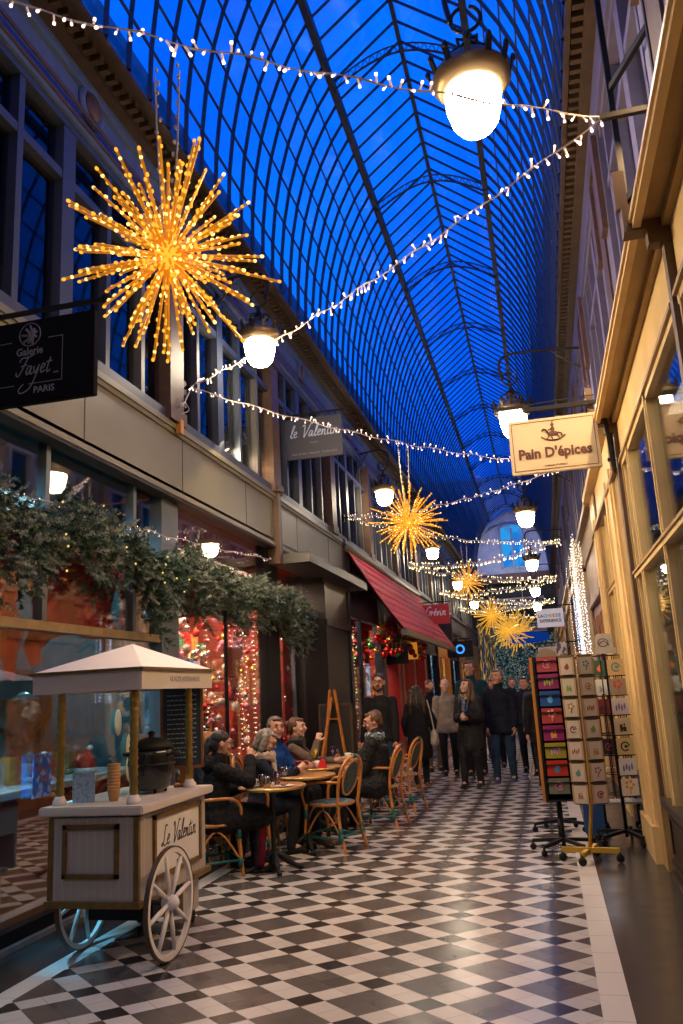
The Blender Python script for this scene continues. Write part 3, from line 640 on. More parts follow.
# hanging pennants
for i,(y,z,s_) in enumerate(((9.55,2.15,.34),(11.75,1.75,.25),(14.9,3.1,.2))):
    o=MB().prism([V((0,-s_,0)),V((0,s_,.05)),V((0,.05*s_,-s_*1.9))],(.015,0,0)).build('red_pennant',M_red,None,(-3.74,y,z)); tag(o,['large red triangular pennant hanging in the Christmas window','small red pennant hanging beside the black pillar','red pennant hanging high past the black pillar'][i],'pennant')
o=MB(); o.lathe([(.2,0),(.12,.2),(.1,.2),(.18,0)],seg=4,sm=False); o=o.build('red_lamp_shade',M_red,None,(-3.95,11.5,1.6)); tag(o,'red square lamp shade in the window left of the black pillar','lamp shade')
# bright screens
for i,(y,z,hw) in enumerate(((9.2,1.62,.35),(11.4,1.6,.2),(14.8,1.3,.3))):
    k=empty('display_screen',(-5.0,y+1.2,z),0,['cyan lit screen deep inside the Christmas shop, behind the tree','small cyan lit screen inside the shop beside the black pillar','cyan lit screen inside the shop past the black pillar'][i],'screen')
    MB().box((-.04,-hw,-.2),(0,hw,.25)).build('casing',M_black,k); MB().box((0,-hw+.02,-.18),(.005,hw-.02,.23)).build('screen',lit('screen_light',[(.05,.5,.9),(.3,.8,1),(.5,.9,.7),(.1,.3,.8)],2.2,5),k)
# Santa figure
sf=empty('santa_figure',(-3.95,10.0,.95),0,'santa doll with white beard standing in the Christmas window','figurine'); MB().cap((0,0,.1),(0,0,.42),.13,.09).build('coat',M_red,sf); MB().ell((0,0,.55),(.07,.07,.08)).build('head',mat('doll_skin',(.6,.35,.25),.6),sf)
MB().ell((.05,0,.49),(.06,.075,.09)).build('beard',M_white,sf); MB().lathe([(.08,.58),(.05,.68),(.0,.78)],seg=10).build('hat',M_red,sf)
sh=struct(MB().box((-4.9,7.75,0),(-3.75,12.3,.5)).build('trim_93',M_wood)); sh=struct(MB().box((-4.9,14.2,0),(-3.62,17.6,.5)).build('trim_94',M_wood))
# ------------------------------------------------ third shop: window, door, awning
r=struct(empty('window_95',(-3.5,14.1,0))); f=MB()
f.box((-.1,0,0),(.05,.14,3.5)); f.box((-.1,3.5,0),(.06,3.9,3.5)); f.box((-.08,0,0),(.04,3.6,.5)); f.box((-.08,0,2.95),(.04,10,3.5)); f.box((-.08,1.7,.5),(.02,1.78,3)); f.build('window_frame',mat('midnight_paint',(.012,.02,.045),.35),r)
MB().box((-.02,.1,.5),(-.012,3.5,3)).build('pane',M_glass,r)
r=struct(empty('door_2',(-3.5,18.0,0))); f=MB(); f.box((-.3,0,0),(.05,.2,2.6)); f.box((-.3,1.6,0),(.06,2.0,2.9)); f.box((-.3,.2,2.2),(.0,1.6,2.9)); f.build('door_frame',M_redp,r)
f=MB(); f.box((-.3,.2,0),(-.24,.9,2.2)); f.box((-.24,.28,.1),(-.22,.82,.9)); f.box((-.24,.28,1.1),(-.23,.32,2.05)); f.box((-.24,.78,1.1),(-.23,.82,2.05)); f.build('door_leaf',mat('dark_red_door',(.12,.01,.008),.4),r); MB().ell((-.2,.75,1.0),(.025,.025,.025)).build('handle',M_brass,r)
MB().box((-.6,.95,0),(-.58,1.6,2.2)).build('lit_display',L_cool,r)
r=struct(empty('window_96',(-3.5,20.0,0))); f=MB(); f.box((-.1,0,0),(.08,.35,3.4)); f.box((-.1,1.9,0),(.08,2.2,3.4)); f.box((-.1,3.8,0),(.1,4.2,3.4)); f.box((-.1,0,2.7),(.05,4.2,3.4)); f.box((-.1,0,0),(.05,4.2,.45)); f.build('window_frame',M_redp,r)
MB().box((-.05,.3,.45),(-.044,3.9,2.7)).build('pane',M_glass,r); MB().box((-.7,.2,0),(-.68,4.0,3.0)).build('lit_display',L_red,r)
aw=empty('red_awning',(-3.5,14.75,0),0,'long red cloth awning sloping out over the left shops','awning')
y1=9.1; m=MB(); n=8
A=[(0.05,.0,4.22),(.05,y1,4.22)]; B=[(1.0,.35,2.68),(1.0,y1,2.68)]
for j in range(40):
    t0,t1=j/40,(j+1)/40
    for i in range(n):
        u0,u1=i/n,(i+1)/n
        def P(t,u):
            a=V((.05,y1*t,4.22)); b=V((1.0,.35+(y1-.35)*t,2.68)); p=a.lerp(b,u); p.z-=.05*math.sin(PI*u); p.z+=.0015*math.sin(t*40); return p
        m.add([P(t0,u0),P(t1,u0),P(t1,u1),P(t0,u1)],[(0,1,2,3)],0,True)
cv=m.build('canopy_cloth',mat('awning_red',(.62,.035,.045),.7,0,.08,3),aw); so=cv.modifiers.new('s','SOLIDIFY'); so.thickness=.008
MB().box((.96,.3,2.55),(1.05,y1,2.66)).build('front_bar',mat('awning_bar',(.05,.06,.09),.35,.6),aw); MB().tube([(.06,0,4.24),(.06,y1,4.24)],.07,10).build('roller',M_grey,aw)
for y in (.5,4.5,8.8): MB().tube([(.06,y,4.0),(.6,y,3.2),(1.0,y,2.62)],.02,6).build('arm',M_black,aw)
b=MB(); b.box((-3.6,15.0,3.3),(-3.45,15.2,4.5)); struct(b.build('trim_95',M_black))
# ============================================================ end wall and beyond
e=MB(); ye=45.0
e.box((-7,ye,7.35),(3.2,ye+.3,13)); struct(e.build('wall_end',M_stone))
w_=struct(empty('window_97',(-1.1,ye-.02,7.75))); f=MB()
for x in (-.62,0,.62): f.box((x-.05,-.1,0),(x+.05,.05,2.2))
f.box((-.67,-.1,-.08),(.67,.05,.04)); f.box((-.67,-.1,1.5),(.67,.05,1.56))
f.tube([( .62*math.cos(a*PI/12),-.03,2.15+.28*math.sin(a*PI/12)) for a in range(13)],.06,6)
f.build('window_frame',mat('dim_white',(.4,.4,.45),.5),w_)
pn=MB(); pn.prism([V((-.6,0,0)),V((.6,0,0)),V((.6,0,2.15)),V((.3,0,2.4)),V((0,0,2.45)),V((-.3,0,2.4)),V((-.6,0,2.15))],(0,.01,0)); pn.build('pane',lit('window_glow',[(.02,.25,.85),(.03,.4,1),(.05,.3,.8)],.7,1.5),w_)
tr=MB()
for s_ in (-1,1): tr.tube([(CX+s_*1.9,ye-.15,9.2),(CX+s_*1.1,ye-.15,10.2),(CX,ye-.15,11.0)],.12,5,0)
tr.tube([(CX+2.3*math.cos(a*PI/16),ye-.1,7.9+2.3*math.sin(a*PI/16)) for a in range(17)],.05,5)
struct(tr.build('trim_96',mat('dim_plaster',(.4,.39,.42),.8)))
b=MB(); b.box((-7,ye-.5,6.9),(3.2,ye,7.4)); struct(b.build('trim_97',mat('rust_beam',(.12,.05,.03),.6))); b=MB(); b.box((-7,ye-.1,5.2),(3.2,ye+.1,6.9)); b.box((-7,ye-.1,0),(-3.4,ye+.1,5.2)); b.box((.8,ye-.1,0),(3.2,ye+.1,5.2)); struct(b.build('wall_arch',M_dark))
def board(x0,x1,z0,z1,y,txt,size,m,mt_,label,name='shop_sign'):
    k=empty(name,((x0+x1)/2,y,(z0+z1)/2),0,label,'sign'); w2=(x1-x0)/2;h2=(z1-z0)/2
    MB().box((-w2,0,-h2),(w2,.04,h2)).build('board',m,k); fr=MB()
    for a in ((-w2,-.01,-h2,w2,.0,-h2+.04),(-w2,-.01,h2-.04,w2,0,h2)): fr.box(a[:3],a[3:])
    fr.build('border',M_cream,k); text(txt,size,mt_,k,(0,-.012,0),offset=size*.015); return k
M_pale=mat('pale_grey_sign',(.36,.36,.4),.6); M_ink=mat('ink',(.02,.02,.03),.6)
board(-3.1,.3,5.45,6.05,ye-.6,'THE CAILTEDUX',.5,M_pale,M_ink,'long pale sign board across the end of the passage, upper of two')
board(-2.6,.3,4.2,4.75,ye-.6,'GTO. HOTEL',.42,M_pale,M_ink,'long pale sign board across the end of the passage, lower of two')
struct(MB().box((-3.4,60,0),(.8,60.2,5.2)).build('wall_far',lit('lit_far_end',[(.01,.02,.05),(.01,.02,.05),(.3,.25,.12),(.03,.08,.2),(.02,.03,.03),(.05,.2,.12),(.4,.45,.5)],.3,14))); s=MB(); s.box((-3.6,45.1,0),(-3.4,60,5)); s.box((.8,45.1,0),(1,60,5)); struct(s.build('wall_tunnel',lit('lit_tunnel',[(.5,.3,.08),(.02,.02,.03),(.1,.06,.02),(.02,.06,.12),(.03,.02,.01)],.7,3))); struct(MB().box((-3.6,45.1,5),(1,60,5.2)).build('trim_98',M_dark))
# ============================================================ lanterns
M_globe=emi('lamp_globe',(1,.83,.6),LAMP)
M_lant=mat('verdigris_iron',(.05,.045,.035),.4,.6,.3,12)
M_shade=mat('enamel_shade',(.25,.17,.09),.35,.5)
def lantern(loc,side,label,arm=True,wallx=None):
    x,y,z=loc; L_=empty('wall_lantern',(x,y,z),0,label,'lantern','lanterns along the passage')
    wx=(wallx if wallx is not None else (1.0 if side else -3.5))-x
    g=MB(); g.lathe([(.05,-.24),(.11,-.225),(.15,-.17),(.175,-.08),(.185,.02),(.18,.06)],seg=20); g.build('globe',M_globe,L_)
    s=MB(); s.lathe([(.18,.05),(.2,.05),(.26,.13),(.255,.17),(.2,.22),(.19,.25),(.1,.3),(.07,.36),(.03,.38)],seg=20); s.build('shade',M_shade,L_)
    c=MB()
    for k in range(12):
        a=k*PI/6; c.bar((.25*math.cos(a),.25*math.sin(a),.15),(.28*math.cos(a),.28*math.sin(a),.24),.04,.015); c.ell((.28*math.cos(a),.28*math.sin(a),.25),(.02,.02,.03),0,6,4)
    for k in range(6):
        a=k*PI/3; c.tube([(.1*math.cos(a),.1*math.sin(a),.3),(.13*math.cos(a),.13*math.sin(a),.38),(.06*math.cos(a),.06*math.sin(a),.42)],.012,4)
    c.lathe([(.04,.36),(.06,.4),(.03,.44),(.02,.5)],seg=10); c.build('crown',M_lant,L_)
    MB().tube([(0,0,-.24),(0,0,-.3)],[.012,.002],6).build('finial',M_lant,L_)
    b=MB(); dz=.62
    b.tube([(.1*math.sin(t),0,dz+.0-.1*math.cos(t)) for t in [i*.35 for i in range(-8,9)]],.014,6)   # open ring hook
    b.tube([(0,0,.48),(0,0,dz-.1)],.014,6)
    sgn=1 if side else -1
    pts=cat_rom([(-.1*sgn,0,dz),(-.12*sgn,0,dz+.25),(0.05*sgn,0,dz+.36),(wx*.6,0,dz+.34),(wx,0,dz+.3)],6); b.tube(pts,.02,6)
    b.tube(cat_rom([(wx,0,dz+.0),(wx*.8,0,dz+.1),(wx*.55,0,dz+.33)],5),.014,6); b.box((min(wx,wx-.03*sgn),-.05,dz-.1),(max(wx,wx-.03*sgn),.05,dz+.45)); b.build('bracket',M_lant,L_)
for i,(y,z) in enumerate(((4.7,5.3),(10.95,5.1),(17.2,5.0),(24.7,5.05),(31.8,5.0),(38.5,5.0))):
    lantern((-.08,y,z),1,['big lantern on the right wall with glowing globe, nearest overhead','lantern on the right wall partly behind the cream shop sign','third right-hand lantern, in front of the gable window','right-hand lantern just below the gable window','small distant right-hand lantern over the white sign','farthest tiny right-hand lantern'][i])
lantern((-.08,-1.8,5.2),1,'added unseen lantern on the right wall, to light the cart front'); lantern((-2.93,-1.8,5.5),0,'added unseen left-hand lantern, to light the cart front')  # two unseen lanterns added to brighten the front of the cart
for i,(y,z) in enumerate(((8.58,5.65),(16.38,5.6),(23.92,5.55),(31,5.4),(38.2,5.3))):
    lantern((-2.93,y,z),0,['glowing lantern on the left wall below the big gold star','left-hand lantern above the red awning start','left-hand lantern behind the second gold star','distant left-hand lantern near the third star','farthest tiny left-hand lantern'][i])
# ============================================================ fairy-light stars
M_amb=emi('amber_led',(1,.4,.03),STAR,False); M_hot=emi('hot_led',(1,.62,.16),STAR*1.8,False); M_rod=mat('clear_amber_rod',(.75,.36,.03),.3,.2,emit=(1,.36,.02),es=.2,nosample=True)
M_blueled=emi('blue_led',(.2,.35,1),6,False)
def rod_mesh(L_,nl,i):
    mb=MB(); mb.tube([(0,0,.05),(0,0,L_)],.0065,4,0,sm=False)
    for k in range(nl):
        t=.1+(L_-.1)*k/(nl-1); mi=1 if random.random()<.8 else 2
        mb.ell((random.uniform(-.006,.006),random.uniform(-.006,.006),t),(.0078,.0078,.0095),mi,5,4)
    me=mb.mesh('light_rod'); me.materials.append(M_rod); me.materials.append(M_amb); me.materials.append(M_hot); return me
random.seed(21)
RODS=[rod_mesh(.44*f,n,i) for i,(f,n) in enumerate(((1.08,12),(1.0,11),(.8,9),(.92,11),(.68,8)))]
def fat(me):
    m2=me.copy()
    for v in m2.vertices: v.co.x*=1.5; v.co.y*=1.5
    m2.materials.clear(); m2.materials.append(mat('far_gold_rod',(.75,.45,.05),.3,.2,emit=(1,.55,.06),es=.4,nosample=True)); m2.materials.append(emi('gold_led',(1,.68,.14),2.6,False)); m2.materials.append(M_hot); return m2
RODF=[fat(r) for r in RODS]
def star(loc,R,label,nrod,hang):
    s=empty('light_star',loc,0,label,'star decoration'); sc=R/.44
    MB().ell((0,0,0),(.06*sc,.06*sc,.06*sc),0,10,8).build('hub',M_amb,s)
    ga=PI*(3-math.sqrt(5))
    for i in range(nrod):
        z=1-2*(i+.5)/nrod; r=math.sqrt(1-z*z); a=ga*i
        d=V((r*math.cos(a)+random.uniform(-.08,.08),r*math.sin(a)+random.uniform(-.08,.08),z+random.uniform(-.08,.08))).normalized()
        o=bpy.data.objects.new('light_rod',random.choice(RODS if loc[1]<20 else RODF)); C.objects.link(o); o.parent=s; o.rotation_euler=d.to_track_quat('Z','Y').to_euler(); o.scale=(sc,sc,sc)
    m=MB()
    for k,dx in enumerate((-.045,.045)):
        m.tube(cat_rom([(dx*.3,0,.05),(dx,.0,hang*.5),(dx*1.4,0,hang)],5),.005,4)
        for j in range(14): 
            t=j/14; m.ell((dx*(.4+t)+random.uniform(-.01,.01),random.uniform(-.01,.01),.1+hang*t),(.009,.009,.014),0,5,4)
    m.build('hanging_chain',mat('clear_chain',(.5,.45,.4),.2,.3),s)
    l=bpy.data.lights.new('star_glow','POINT'); l.energy=STARW*(R/.44)**2; l.color=(1,.55,.15); l.shadow_soft_size=.3; lo=bpy.data.objects.new('glow',l); C.objects.link(lo); lo.parent=s
    return s
star((-1.45,3.02,3.5),.47,'big spiky gold star of amber lights hanging nearest, upper left',98,.95)
star((-1.45,9.64,3.55),.45,'second gold light star, hanging over the red awning corner',90,.95)
star((-1.45,17.4,3.72),.42,'third gold light star, hanging above the people in the passage',70,.8)
star((-1.35,23.8,3.5),.55,'fourth gold light star, distant, just right of the third',60,.8)
star((-1.2,30.5,3.5),.75,'fifth gold light star, deep in the passage',60,.8)
star((-1.0,36.5,3.7),1.0,'farthest gold light star, at the end of the passage',60,.8)
# ============================================================ light strings
M_wire=mat('clear_wire',(.5,.45,.42),.3); M_bulb=emi('pink_white_led',(1,.72,.6),FAIRY,False); M_bulb2=emi('yellow_led',(1,.85,.4),FAIRY*1.1,False); M_stub=mat('led_stub',(.75,.62,.58),.3,emit=(1,.6,.5),es=.35,nosample=True)
def bulbmesh(m_):
    mb=MB(); mb.tube([(0,0,0),(0,0,.038)],.0055,5,0); mb.tube([(0,0,.036),(0,0,.05)],.0075,6,1); me=mb.mesh('light_bulb'); me.materials.append(M_stub); me.materials.append(m_); return me
BM=[bulbmesh(M_bulb),bulbmesh(M_bulb2)]
def string(p,q,sag,label,n,parts,bi=0,sc=1):
    p=V(p);q=V(q); s=empty('fairy_light_string',p,0,label,'string lights'); d=q-p
    pt=lambda t:d*t+V((0,0,-sag*4*t*(1-t)+.012*math.sin(t*57)))
    m=MB(); m.tube([pt(i/40) for i in range(41)],.005*sc,4); 
    m.tube([pt(i/40)+V((0,.006*math.sin(i*1.3),.007*math.cos(i*1.3))) for i in range(41)],.003,4); m.build('wire',M_wire,s)
    big=MB()
    for i in range(n):
        t=(i+random.random()*.8)/n; c=pt(t)
        dr=V((random.uniform(-.5,.5)*1,random.uniform(-.7,.7),random.choice([-1,-1,1])*random.uniform(.5,1))).normalized()
        R=dr.to_track_quat('Z','Y')
        if parts:
            o=bpy.data.objects.new('light_bulb',BM[bi]); C.objects.link(o); o.parent=s; o.location=c; o.rotation_euler=R.to_euler(); k=random.uniform(.75,1.15)*sc; o.scale=(k,k,k)
        else:
            M3=R.to_matrix(); src=BM[bi]; k=1.5
            big.tube([c,c+dr*.05*k],.004*k,4,0,sm=False); big.ell(c+dr*.055*k,(.009*k,.009*k,.012*k),1,5,4)
    if not parts: tag(big.build('light_bulbs',[M_stub,[M_bulb,M_bulb2][bi]],s),kind='stuff')
    return s
random.seed(31)
R0=(.6,4.04,4.49); L0=(-3.46,1.95,4.98); L1=(-3.42,7.65,4.86); R1=(.62,11.6,4.55); L2=(-3.42,14.9,4.85); R2=(.62,18.4,4.6)
string(L0,R0,.13,'nearest string of pinkish-white lights, crossing the top of the photo',95,True)
string(L1,R0,.1,'string of pinkish-white lights climbing from the left fascia to the upper right bracket',98,True)
string(L1,R1,.16,'string of pinkish-white lights carrying the second gold star',95,True)
string(L2,R1,.16,'string of lights rising from above the awning to behind the cream sign',95,True)
string(L2,R2,.2,'string of lights carrying the third gold star',98,True,1)
Ls=[L2]; yy=[22,29,36]; prev=R2
for i,y in enumerate((22,29,36)):
    Lk=(-3.42,y,4.9); Rk=(.62,y+3.6,4.65)
    string(Lk,prev,.2,['distant light string rising to the right, beyond the third star','farther light string rising to the right, beyond the fourth star','farthest light string rising to the right'][i],110,False,1); string(Lk,Rk,.2,['distant light string carrying the fourth star','farther light string carrying the fifth star','farthest light string carrying the last star'][i],110,False,1); prev=Rk
# small string under the left fascia and a plug box on it
string((-3.46,3.6,3.0),(-3.48,10.4,3.38),.06,'thin string of tiny pink lights under the left fascia, above the fir garland',70,True,sc=.5)
k=empty('cable_box',(-3.43,7.4,4.35),0,'small orange junction box on the left fascia ledge below the string bracket','junction box'); MB().box((-.03,-.04,-.1),(.03,.04,.06)).build('box',mat('orange_plastic',(.55,.25,.05),.5),k,bevel=.006); m=MB()
for i in range(5): m.tube(cat_rom([(0,random.uniform(-.1,.1),.1+.05*i),(.05,random.uniform(-.15,.15),.2),(.02,.1,.3),(.03,.2,.45)],5),.004,4)
m.build('cable',M_wire,k)
for i,(side,y,z) in enumerate(((1,4.04,4.49),(0,7.65,4.86),(1,11.6,4.55),(0,14.9,4.85))):
    x=1.0 if side else -3.5; s_=-1 if side else 1; k=empty('string_bracket',(x,y,z),0,['black bar bracket on the right wall holding the nearest light strings','black bar bracket on the left wall above the cream fascia','black bar bracket on the right wall behind the shop sign','black bar bracket on the left wall above the awning'][i],'bracket')
    mb=MB(); mb.bar((0,0,0),(s_*(.42 if side else .1),0,0),.03,.03); mb.box((-.02,-.03,-.08),(.02,.03,.08)); mb.build('bar',M_black,k)
# near right ladder-shaped sign frame above the shelf
k=empty('ladder_frame',(.95,4.75,4.1),0,'tall black ladder-like metal frame fixed above the cream shelf','frame'); mb=MB(); mb.box((-.2,-.02,-.2),(-.165,.02,2.3)); mb.box((-.02,-.5,-.2),(.02,-.46,2.3))
for z in (.3,1.1,1.9): mb.bar((-.18,0,z),(0,-.48,z),.03,.04)
mb.build('bars',M_black,k)
# light curtain on the columns of the right shops
random.seed(8)
lc=empty('light_curtain',(.74,13.2,0),0,'cluster of cool white light strands draped on the columns right of the passage','string lights'); m=MB(); w2=MB()
for k in range(26):
    y=random.uniform(0,4.6); x=random.uniform(-.12,.02); w2.tube([(x,y,1.6),(x,y,3.9)],.003,3)
    for j in range(46): m.ell((x+random.uniform(-.01,.01),y,1.6+j*.05+random.uniform(0,.03)),(.008,.008,.011),1 if (k%5==0 and j<30) else 0,4,3)
w2.build('wire',M_wire,lc); m.build('light_bulbs',[emi('curtain_led',(1,.8,.6),2.2,False),emi('curtain_blue_led',(.25,.5,1),5,False)],lc)
# ============================================================ hanging signs
def hang_sign(name,x0,x1,z0,z1,y,bm,label,bracket_side,wallx,thick=.03,tilt=0):
    k=empty(name,((x0+x1)/2,y,(z0+z1)/2),0,label,'sign'); w2=(x1-x0)/2; h2=(z1-z0)/2
    MB().box((-w2,-thick/2,-h2),(w2,thick/2,h2)).build('panel',bm,k,bevel=.004)
    b=MB(); wx=wallx-(x0+x1)/2; e=-w2-.05 if bracket_side else w2+.05
    b.bar((e,0,h2+.07),(wx,0,h2+.07),.022,.028); b.tube([(-w2*.8,0,h2),(-w2*.8,0,h2+.07)],.006,5); b.tube([(w2*.8,0,h2),(w2*.8,0,h2+.07)],.006,5)
    return k,b,w2,h2,wx
PT=-PI/2
# Pain D'epices
M_sg=mat('sign_cream',(.62,.5,.33),.55,0,.04,3); M_choc=mat('chocolate_print',(.09,.03,.018),.6)
k,b,w2,h2,wx=hang_sign('bakery_sign',-.08,.48,3.463,3.827,7.3,M_sg,"cream hanging sign lettered Pain D'épices with rocking horse",1,.515)
b.bar((.325,0,h2+.07),(.345,0,-h2+.0),.022,.022); b.bar((.33,0,h2-.05),(wx,0,h2-.05),.02,.02); b.bar((.33,0,-h2+.04),(wx,0,-h2+.04),.02,.02); b.tube([(.345,0,-h2),(.35,0,-h2-.05)],[.012,.003],6)
b.build('bracket',M_black,k)
lm=MB(); lm.box((-w2-.07,-.035,h2+.075),(-w2+.12,.035,h2+.1)); lm.bar((-w2-.05,.0,h2+.1),(w2,.0,h2+.12),.006,.006); lm.build('lamp_holder',M_black,k); MB().box((-w2-.05,-.02,h2+.05),(-w2+.1,.02,h2+.074)).build('lamp_tube',emi('sign_lamp',(1,.85,.6),60),k)
text("Pain D'épices",.093,M_choc,k,(0,-.018,-.055),offset=.0035,sx=.92)
ln=MB()
for a in ((-w2+.02,-h2+.02,w2-.02,-h2+.024),(-w2+.02,h2-.024,w2-.02,h2-.02)): ln.box((a[0],-.0175,a[1]),(a[2],-.0155,a[3]))
for x in (-w2+.02,w2-.024): ln.box((x,-.0175,-h2+.02),(x+.004,-.0155,h2-.02))
ln.build('border_line',M_choc,k)
hs=MB(); fl=lambda pts,r:hs.tube([(p[0],-.018,p[1]) for p in pts],r,5)
fl(cat_rom([(-.075,.055,0),(-.04,.03,0),(0,.022,0),(.04,.03,0),(.075,.055,0)],5) and [(-.075,.055),(-.05,.036),(-.02,.026),(.02,.026),(.05,.036),(.075,.055)],.0045)
hs.ell((0,-.018,.07),(.035,.002,.016)); fl([(-.03,.075),(-.045,.1),(-.06,.105)],.007); fl([(-.06,.105),(-.068,.092)],.005); fl([(-.025,.06),(-.04,.035)],.004); fl([(.025,.06),(.04,.035)],.004); fl([(-.01,.055),(-.005,.03)],.0035); fl([(.03,.075),(.05,.07),(.055,.05)],.005)
hs.ell((.0,-.018,.1),(.012,.002,.02)); hs.ell((.0,-.018,.13),(.011,.002,.012)); fl([(0,.11),(-.03,.095)],.003); fl([(0,.142),(.006,.16)],.003); hs.build('rocking_horse_emblem',M_choc,k); text('PASSAGE JOUFFROY',.016,M_choc,k,(0,-.017,-.14)); k.location=(.281,7.3,3.645); k.scale=(1.404,)*3
# Galerie Fayet
M_wprint=mat('white_print',(.2,.2,.25),.7)
k,b,w2,h2,wx=hang_sign('gallery_sign',-3.41,-2.504,3.41,3.97,4.2,mat('black_sign',(.004,.004,.006),.8,spec=.1),'black hanging sign lettered Galerie Fayet Paris at the photo left edge',0,-3.55,.05); b.tube([(w2+.05,0,h2+.07),(w2+.1,0,h2+.085)],[.03,.02],8); b.build('bracket',M_black,k)
text('Galerie',.072,M_wprint,k,(0,-.027,.065),sx=.9,offset=.001); script_text('Fayet',.12,M_wprint,k,(.03,-.027,-.09),(PI/2,0,0),.035); text('PARIS',.06,M_wprint,k,(.11,-.027,-.2),offset=.001); text('1909',.02,M_wprint,k,(.19,-.027,-.1))
ln=MB()
for a in ((-.235,.14,-.13,.144),(.13,.14,.235,.144),(-.235,-.155,-.1,-.151),(.0,-.155,.235,-.151)): ln.box((a[0],-.027,a[1]),(a[2],-.0255,a[3]))
for x in (-.235,.231): ln.box((x,-.027,-.155),(x+.004,-.0255,.144))
ln.build('border_line',M_wprint,k)
em=MB(); em.tube([(.075*math.cos(a*PI/12),-.027,.18+.085*math.sin(a*PI/12)*.9) for a in range(24)],.004,4,closed=True)
for a,bq in (((-.03,.22),(.0,.16)),((.03,.22),(-.01,.12)),((-.06,.18),(.05,.16)),((.0,.24),(.02,.11)),((-.045,.13),(.05,.2))): em.tube([(a[0],-.027,a[1]),((a[0]+bq[0])/2+.012,-.027,(a[1]+bq[1])/2),(bq[0],-.027,bq[1])],.009,4)
em.build('round_emblem',M_wprint,k)
# le Valentin
k,b,w2,h2,wx=hang_sign('tea_room_sign',-3.48,-2.6,5.02,5.66,11.3,mat('slate_sign',(.055,.055,.075),.6),'slate grey hanging sign lettered le Valentin on the left upper wall',0,-3.5,.04)
b.bar((-w2-.0,0,h2+.1),(-w2,0,-h2-.1),.02,.02); b.build('bracket',M_black,k)
script_text('le Valentin',.19,mat('pale_blue_print',(.5,.6,.8),.6),k,(0,-.03,.02),(PI/2,0,0),.04); text('PARIS',.05,M_wprint,k,(0,-.022,-.08)); text('Salon de thé - Pâtisserie - Restauration',.045,M_wprint,k,(0,-.022,-.24),offset=.001)
# red cursive sign
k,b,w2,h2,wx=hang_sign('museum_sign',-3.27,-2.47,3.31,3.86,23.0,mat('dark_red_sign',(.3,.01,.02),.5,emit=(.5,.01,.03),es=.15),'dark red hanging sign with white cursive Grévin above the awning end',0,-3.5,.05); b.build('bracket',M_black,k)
script_text('Grévin',.26,mat('bright_white',(.9,.9,.9),.6),k,(0,-.04,-.04),(PI/2,0,0),.06)
# cheese experience
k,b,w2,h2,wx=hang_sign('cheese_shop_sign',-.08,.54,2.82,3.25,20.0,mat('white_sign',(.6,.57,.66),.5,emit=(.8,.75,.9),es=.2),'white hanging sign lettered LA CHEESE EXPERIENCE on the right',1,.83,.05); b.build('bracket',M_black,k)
text('LA',.1,M_ink,k,(-.22,-.03,.05),offset=.003); text('EXPERIENCE',.1,M_ink,k,(0,-.03,-.07),offset=.003,sx=.9)
cc=[(.05,.35,.7),(.05,.6,.7),(.7,.5,.05),(.7,.15,.05),(.1,.4,.15),(.05,.2,.6)]
for i,ch in enumerate('CHEESE'): text(ch,.11,mat('chs%d'%i,cc[i],.5),k,(-.12+i*.068,-.03,.05),offset=.004)
k,b,w2,h2,wx=hang_sign('small_sign',-.1,.3,1.95,2.2,16.0,mat('cream_sign2',(.6,.5,.4),.5),'small plain cream sign hanging below the white sign on the right',1,.83); b.build('bracket',M_black,k)
k,b,w2,h2,wx=hang_sign('red_sign',-.35,.3,1.72,1.93,17.5,mat('maroon_sign',(.25,.02,.02),.5),'maroon hanging sign just above the postcard racks',1,.83); b.build('bracket',M_black,k); text('RESTAURANT',.07,M_wprint,k,(0,-.018,0))
k,b,w2,h2,wx=hang_sign('round_logo_sign',-2.95,-2.15,2.45,2.95,26.0,M_black,'black square hanging sign with a blue round mark on the left',0,-3.5); b.build('bracket',M_black,k); MB().tube([(.12*math.cos(a*PI/8),-.03,.12*math.sin(a*PI/8)) for a in range(16)],.03,6,closed=True).build('round_emblem',emi('blue_mark',(.05,.3,.9),1.2),k)
k,b,w2,h2,wx=hang_sign('black_box_sign',-3.4,-2.6,2.9,3.6,24.6,M_dark,'plain dark box sign hanging under the red cursive sign',0,-3.5,.2); b.build('bracket',M_black,k)
k,b,w2,h2,wx=hang_sign('ornament_sign',-3.4,-2.9,2.1,2.55,17.9,M_black,'dark sign with gold ornament hanging under the red awning',0,-3.5); b.build('bracket',M_black,k)
text('O',.2,M_brass,k,(0,-.02,0)); 
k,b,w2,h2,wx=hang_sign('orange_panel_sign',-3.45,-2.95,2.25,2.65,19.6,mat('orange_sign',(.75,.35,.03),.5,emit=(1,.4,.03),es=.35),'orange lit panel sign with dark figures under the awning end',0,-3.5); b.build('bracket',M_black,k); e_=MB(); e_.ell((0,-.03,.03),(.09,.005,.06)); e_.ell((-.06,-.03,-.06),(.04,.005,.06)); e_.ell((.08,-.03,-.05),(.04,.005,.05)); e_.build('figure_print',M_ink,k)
# blue glowing ring deep inside
bg_=empty('blue_light_garland',(-.6,33,3.3),0,'blue glowing oval garland hanging deep in the passage','garland'); m=MB()
m.tube([(.8*math.cos(a*PI/12),0,.13*math.sin(a*PI/12)) for a in range(24)],.1,6,closed=True); m.build('ring',emi('deep_blue_led',(.005,.04,.3),.6),bg_); MB().tube([(0,0,.2),(0,0,3.5)],.01,4).build('hanging_wire',M_wire,bg_)
